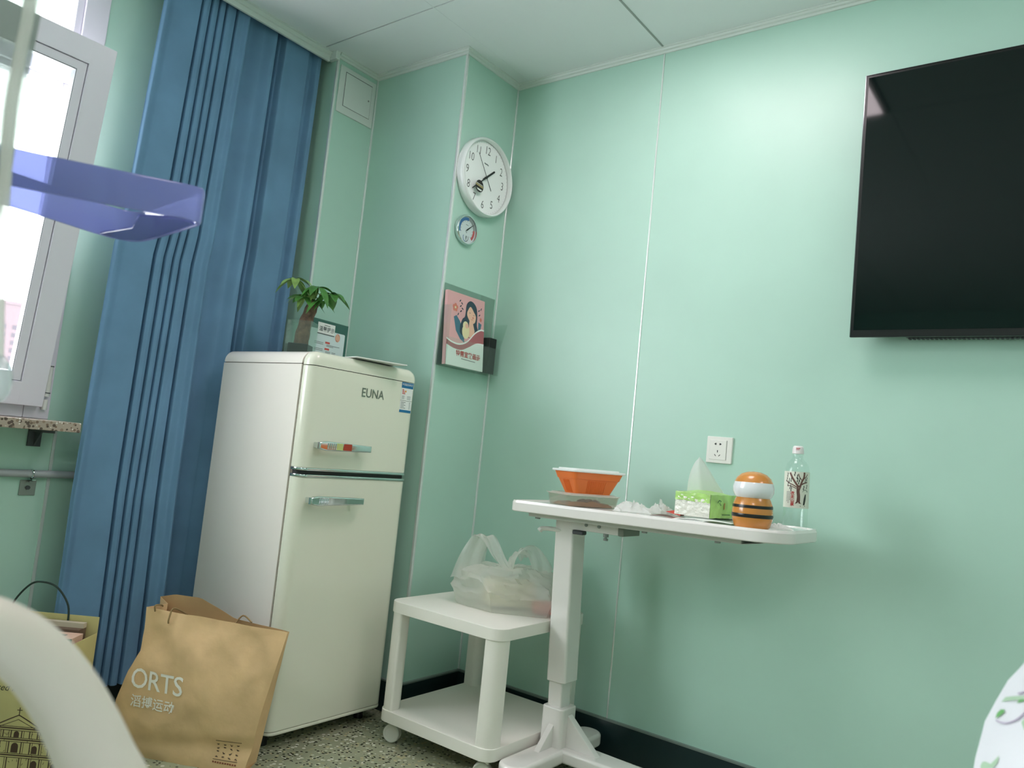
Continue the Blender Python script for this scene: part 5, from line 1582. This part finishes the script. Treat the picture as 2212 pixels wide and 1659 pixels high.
# printed leaves on the quilt's near side
for m_, pts in ((QG, [(-0.0731, 1.0294, 0.8423), (-0.0692, 1.0256, 0.8490), (-0.0613, 1.0184, 0.8534), (-0.0517, 1.0074, 0.8585), (-0.0462, 0.9990, 0.8629), (-0.0461, 1.0005, 0.8584), (-0.0516, 1.0078, 0.8546), (-0.0634, 1.0205, 0.8481)]),
               (QD, [(-0.0584, 1.0157, 0.8475), (-0.0547, 1.0109, 0.8547), (-0.0509, 1.0068, 0.8579), (-0.0516, 1.0080, 0.8527)]),
               (QD, [(-0.0784, 1.0348, 0.8220), (-0.0768, 1.0330, 0.8287), (-0.0733, 1.0297, 0.8343), (-0.0697, 1.0267, 0.8354), (-0.0700, 1.0272, 0.8323), (-0.0739, 1.0307, 0.8270)]),
               (QG, [(-0.0919, 1.0550, 0.7624), (-0.0902, 1.0531, 0.7674), (-0.0874, 1.0508, 0.7694), (-0.0814, 1.0423, 0.7709), (-0.0777, 1.0380, 0.7771), (-0.0733, 1.0328, 0.7846), (-0.0744, 1.0344, 0.7761), (-0.0788, 1.0398, 0.7679), (-0.0917, 1.0547, 0.7584)]),
               (QG, [(-0.0534, 1.0107, 0.8303), (-0.0509, 1.0079, 0.8354), (-0.0467, 1.0019, 0.8387), (-0.0461, 1.0008, 0.8251), (-0.0505, 1.0064, 0.8245)])):
    MB().add(pts, [tuple(range(len(pts)))]).build('leaf_print', m_, qo, smooth=0)
for pts in ([(-0.0774, 1.0340, 0.8205), (-0.0737, 1.0310, 0.8202), (-0.0669, 1.0250, 0.8224), (-0.0582, 1.0155, 0.8303), (-0.0512, 1.0085, 0.8404), (-0.0459, 1.0015, 0.8503)],
            [(-0.0571, 1.0141, 0.8582), (-0.0519, 1.0071, 0.8623), (-0.0468, 0.9997, 0.8674)]):
    MB().tube(smooth_path(pts, 4), 0.0008, 5).build('stem_print', QV, qo)

# ------------------------------------------------------------------ infusion stand, tray, bag and line
iv = thing('infusion_stand', 'steel infusion stand carrying a violet plastic tray at the upper left', 'stand', (-1.12, 0.10, 0))
MB().tube([(-1.12, 0.10, 0.03), (-1.12, 0.10, 2.0)], 0.011, 12).tube([(-0.72, 0.02, 1.96), (-1.12, 0.10, 2.0)], 0.005, 8).build('pole', STEEL, iv)
for k in range(4):
    a = R(200 + 50 * k)
    MB().tube([(-1.12, 0.10, 0.05), (-1.12 + 0.22 * math.cos(a), 0.10 + 0.22 * math.sin(a), 0.012)], 0.011, 10).build('stand_leg', STEEL, iv)

# violet tray: long open frame with upright walls and a closed rounded end
TRX = Vector((0.80, 0.60, 0))
TRY = Vector((-0.60, 0.80, 0))
tr = thing('violet_tray', 'translucent violet plastic tray frame jutting from the left over the window', 'tray', (-0.95, 0.36, 1.31))
hoop = smooth_path([(-1.112, 0.115, 0), (-1.03, 0.318, 0), (-0.965, 0.435, 0), (-0.926, 0.500, 0), (-0.930, 0.522, 0), (-0.960, 0.530, 0), (-1.06, 0.542, 0), (-1.125, 0.546, 0),
                    (-1.152, 0.530, 0), (-1.158, 0.490, 0), (-1.140, 0.38, 0), (-1.128, 0.115, 0)], 5)
def hoop_wall(z0, z1, th):
    mb = MB()
    n_ = len(hoop)
    vs, fs = [], []
    for i, p in enumerate(hoop):
        t = (hoop[min(i + 1, n_ - 1)] - hoop[max(i - 1, 0)]).normalized()
        nn = Vector((-t.y, t.x, 0))
        for o_, z in ((0, z0 + 0.003), (0.0015, z0), (th - 0.0015, z0), (th, z0 + 0.003), (th, z1 - 0.003), (th - 0.0015, z1), (0.0015, z1), (0, z1 - 0.003)):
            vs.append(Vector((p.x + nn.x * o_, p.y + nn.y * o_, z)))
    for i in range(n_ - 1):
        for j in range(8):
            fs.append((i * 8 + j, i * 8 + (j + 1) % 8, (i + 1) * 8 + (j + 1) % 8, (i + 1) * 8 + j))
    return mb.add(vs, fs)
hoop_wall(1.311, 1.356, 0.006).build('tray_wall', PURPLE, tr, smooth=50)
MB().prism([(-0.935, 0.497, 1.3105), (-0.94, 0.519, 1.3105), (-1.06, 0.536, 1.3105), (-1.12, 0.540, 1.3105), (-1.15, 0.525, 1.3105), (-1.150, 0.495, 1.3105), (-1.06, 0.497, 1.3105), (-0.985, 0.468, 1.3105)], (0, 0, 0.004), 0.0015, 2).build('tray_end', PURPLED, tr, smooth=40)
MB().tube([(-1.12, 0.10, 1.318), (-1.12, 0.10, 1.350)], 0.017, 14).build('clamp', PURPLED, tr)

# soft infusion bag at the very left, its line hanging past the tray
ibg = thing('infusion_bag', 'soft clear infusion bag with tube and drip chamber hanging at the left edge', 'infusion bag', (-0.72, 0.19, 1.3))
IX, IYn = Vector((0.80, 0.60, 0)), Vector((-0.60, 0.80, 0))
IO = Vector((-0.717, 0.235, 0))
def ib(u, v):
    z = lerp(1.150, 1.72, v)
    right = tab_fn([(0, -0.024), (0.06, -0.010), (0.15, -0.003), (0.3, -0.002), (0.5, 0.003), (1, 0.012)], v)
    left = -0.14 + 0.05 * max(0, 0.25 - v)
    x = lerp(left, right, u)
    return x, z
for sgn in (1,):
    mb = MB()
    def front(u, v):
        x, z = ib(u, v)
        e = math.sin(math.pi * u) ** 0.6 * math.sin(math.pi * min(1, v * 1.0 + 0.02)) ** 0.5
        return IO + IX * x + IYn * (-0.012 * e) + Vector((0, 0, z))
    def backf(u, v):
        x, z = ib(u, v)
        e = math.sin(math.pi * u) ** 0.6 * math.sin(math.pi * min(1, v * 1.0 + 0.02)) ** 0.5
        return IO + IX * x + IYn * (0.0015 + 0.012 * e) + Vector((0, 0, z))
    mb.grid(front, 14, 20).grid(backf, 14, 20)
    mb.build('bag_film', SOFTBAG, ibg, smooth=70)
MB().tube([IO + IX * -0.05 + Vector((0, 0, 1.71)), Vector((-0.72, 0.02, 1.955))], 0.003, 8).build('hanger', STEEL, ibg)
tl_ = [(-0.648, 0.19, 1.62), (-0.662, 0.205, 1.45), (-0.670, 0.212, 1.371), (-0.676, 0.213, 1.327), (-0.680, 0.214, 1.284), (-0.681, 0.217, 1.244), (-0.681, 0.220, 1.208), (-0.685, 0.224, 1.176), (-0.687, 0.229, 1.135), (-0.685, 0.2335, 1.093)]
it = ibg
LINE = clear_mat('clear_tube', (232, 234, 232), body=0.7, rough=0.15, body_rgb=(240, 240, 234), ior=1.4)
MB().tube(smooth_path(tl_, 5), 0.0045, 10).build('tubing', LINE, it, smooth=80)
MB().tube([Vector((-0.72, 0.02, 1.955)), Vector((-0.70, 0.10, 1.80)), Vector((-0.648, 0.19, 1.62))], 0.003, 8).build('tubing', LINE, it, smooth=80)
MB().lathe([(0, 0.024), (0.005, 0.022), (0.0105, 0.014), (0.0125, 0.003), (0.0118, -0.007), (0.0085, -0.013), (0.004, -0.0155), (0, -0.016)], (-0.6850, 0.2335, 1.072), 20).build('drip_chamber', clear_mat('chamber_plastic', (226, 232, 232), body=0.5, rough=0.06, ior=1.5), it, smooth=70)
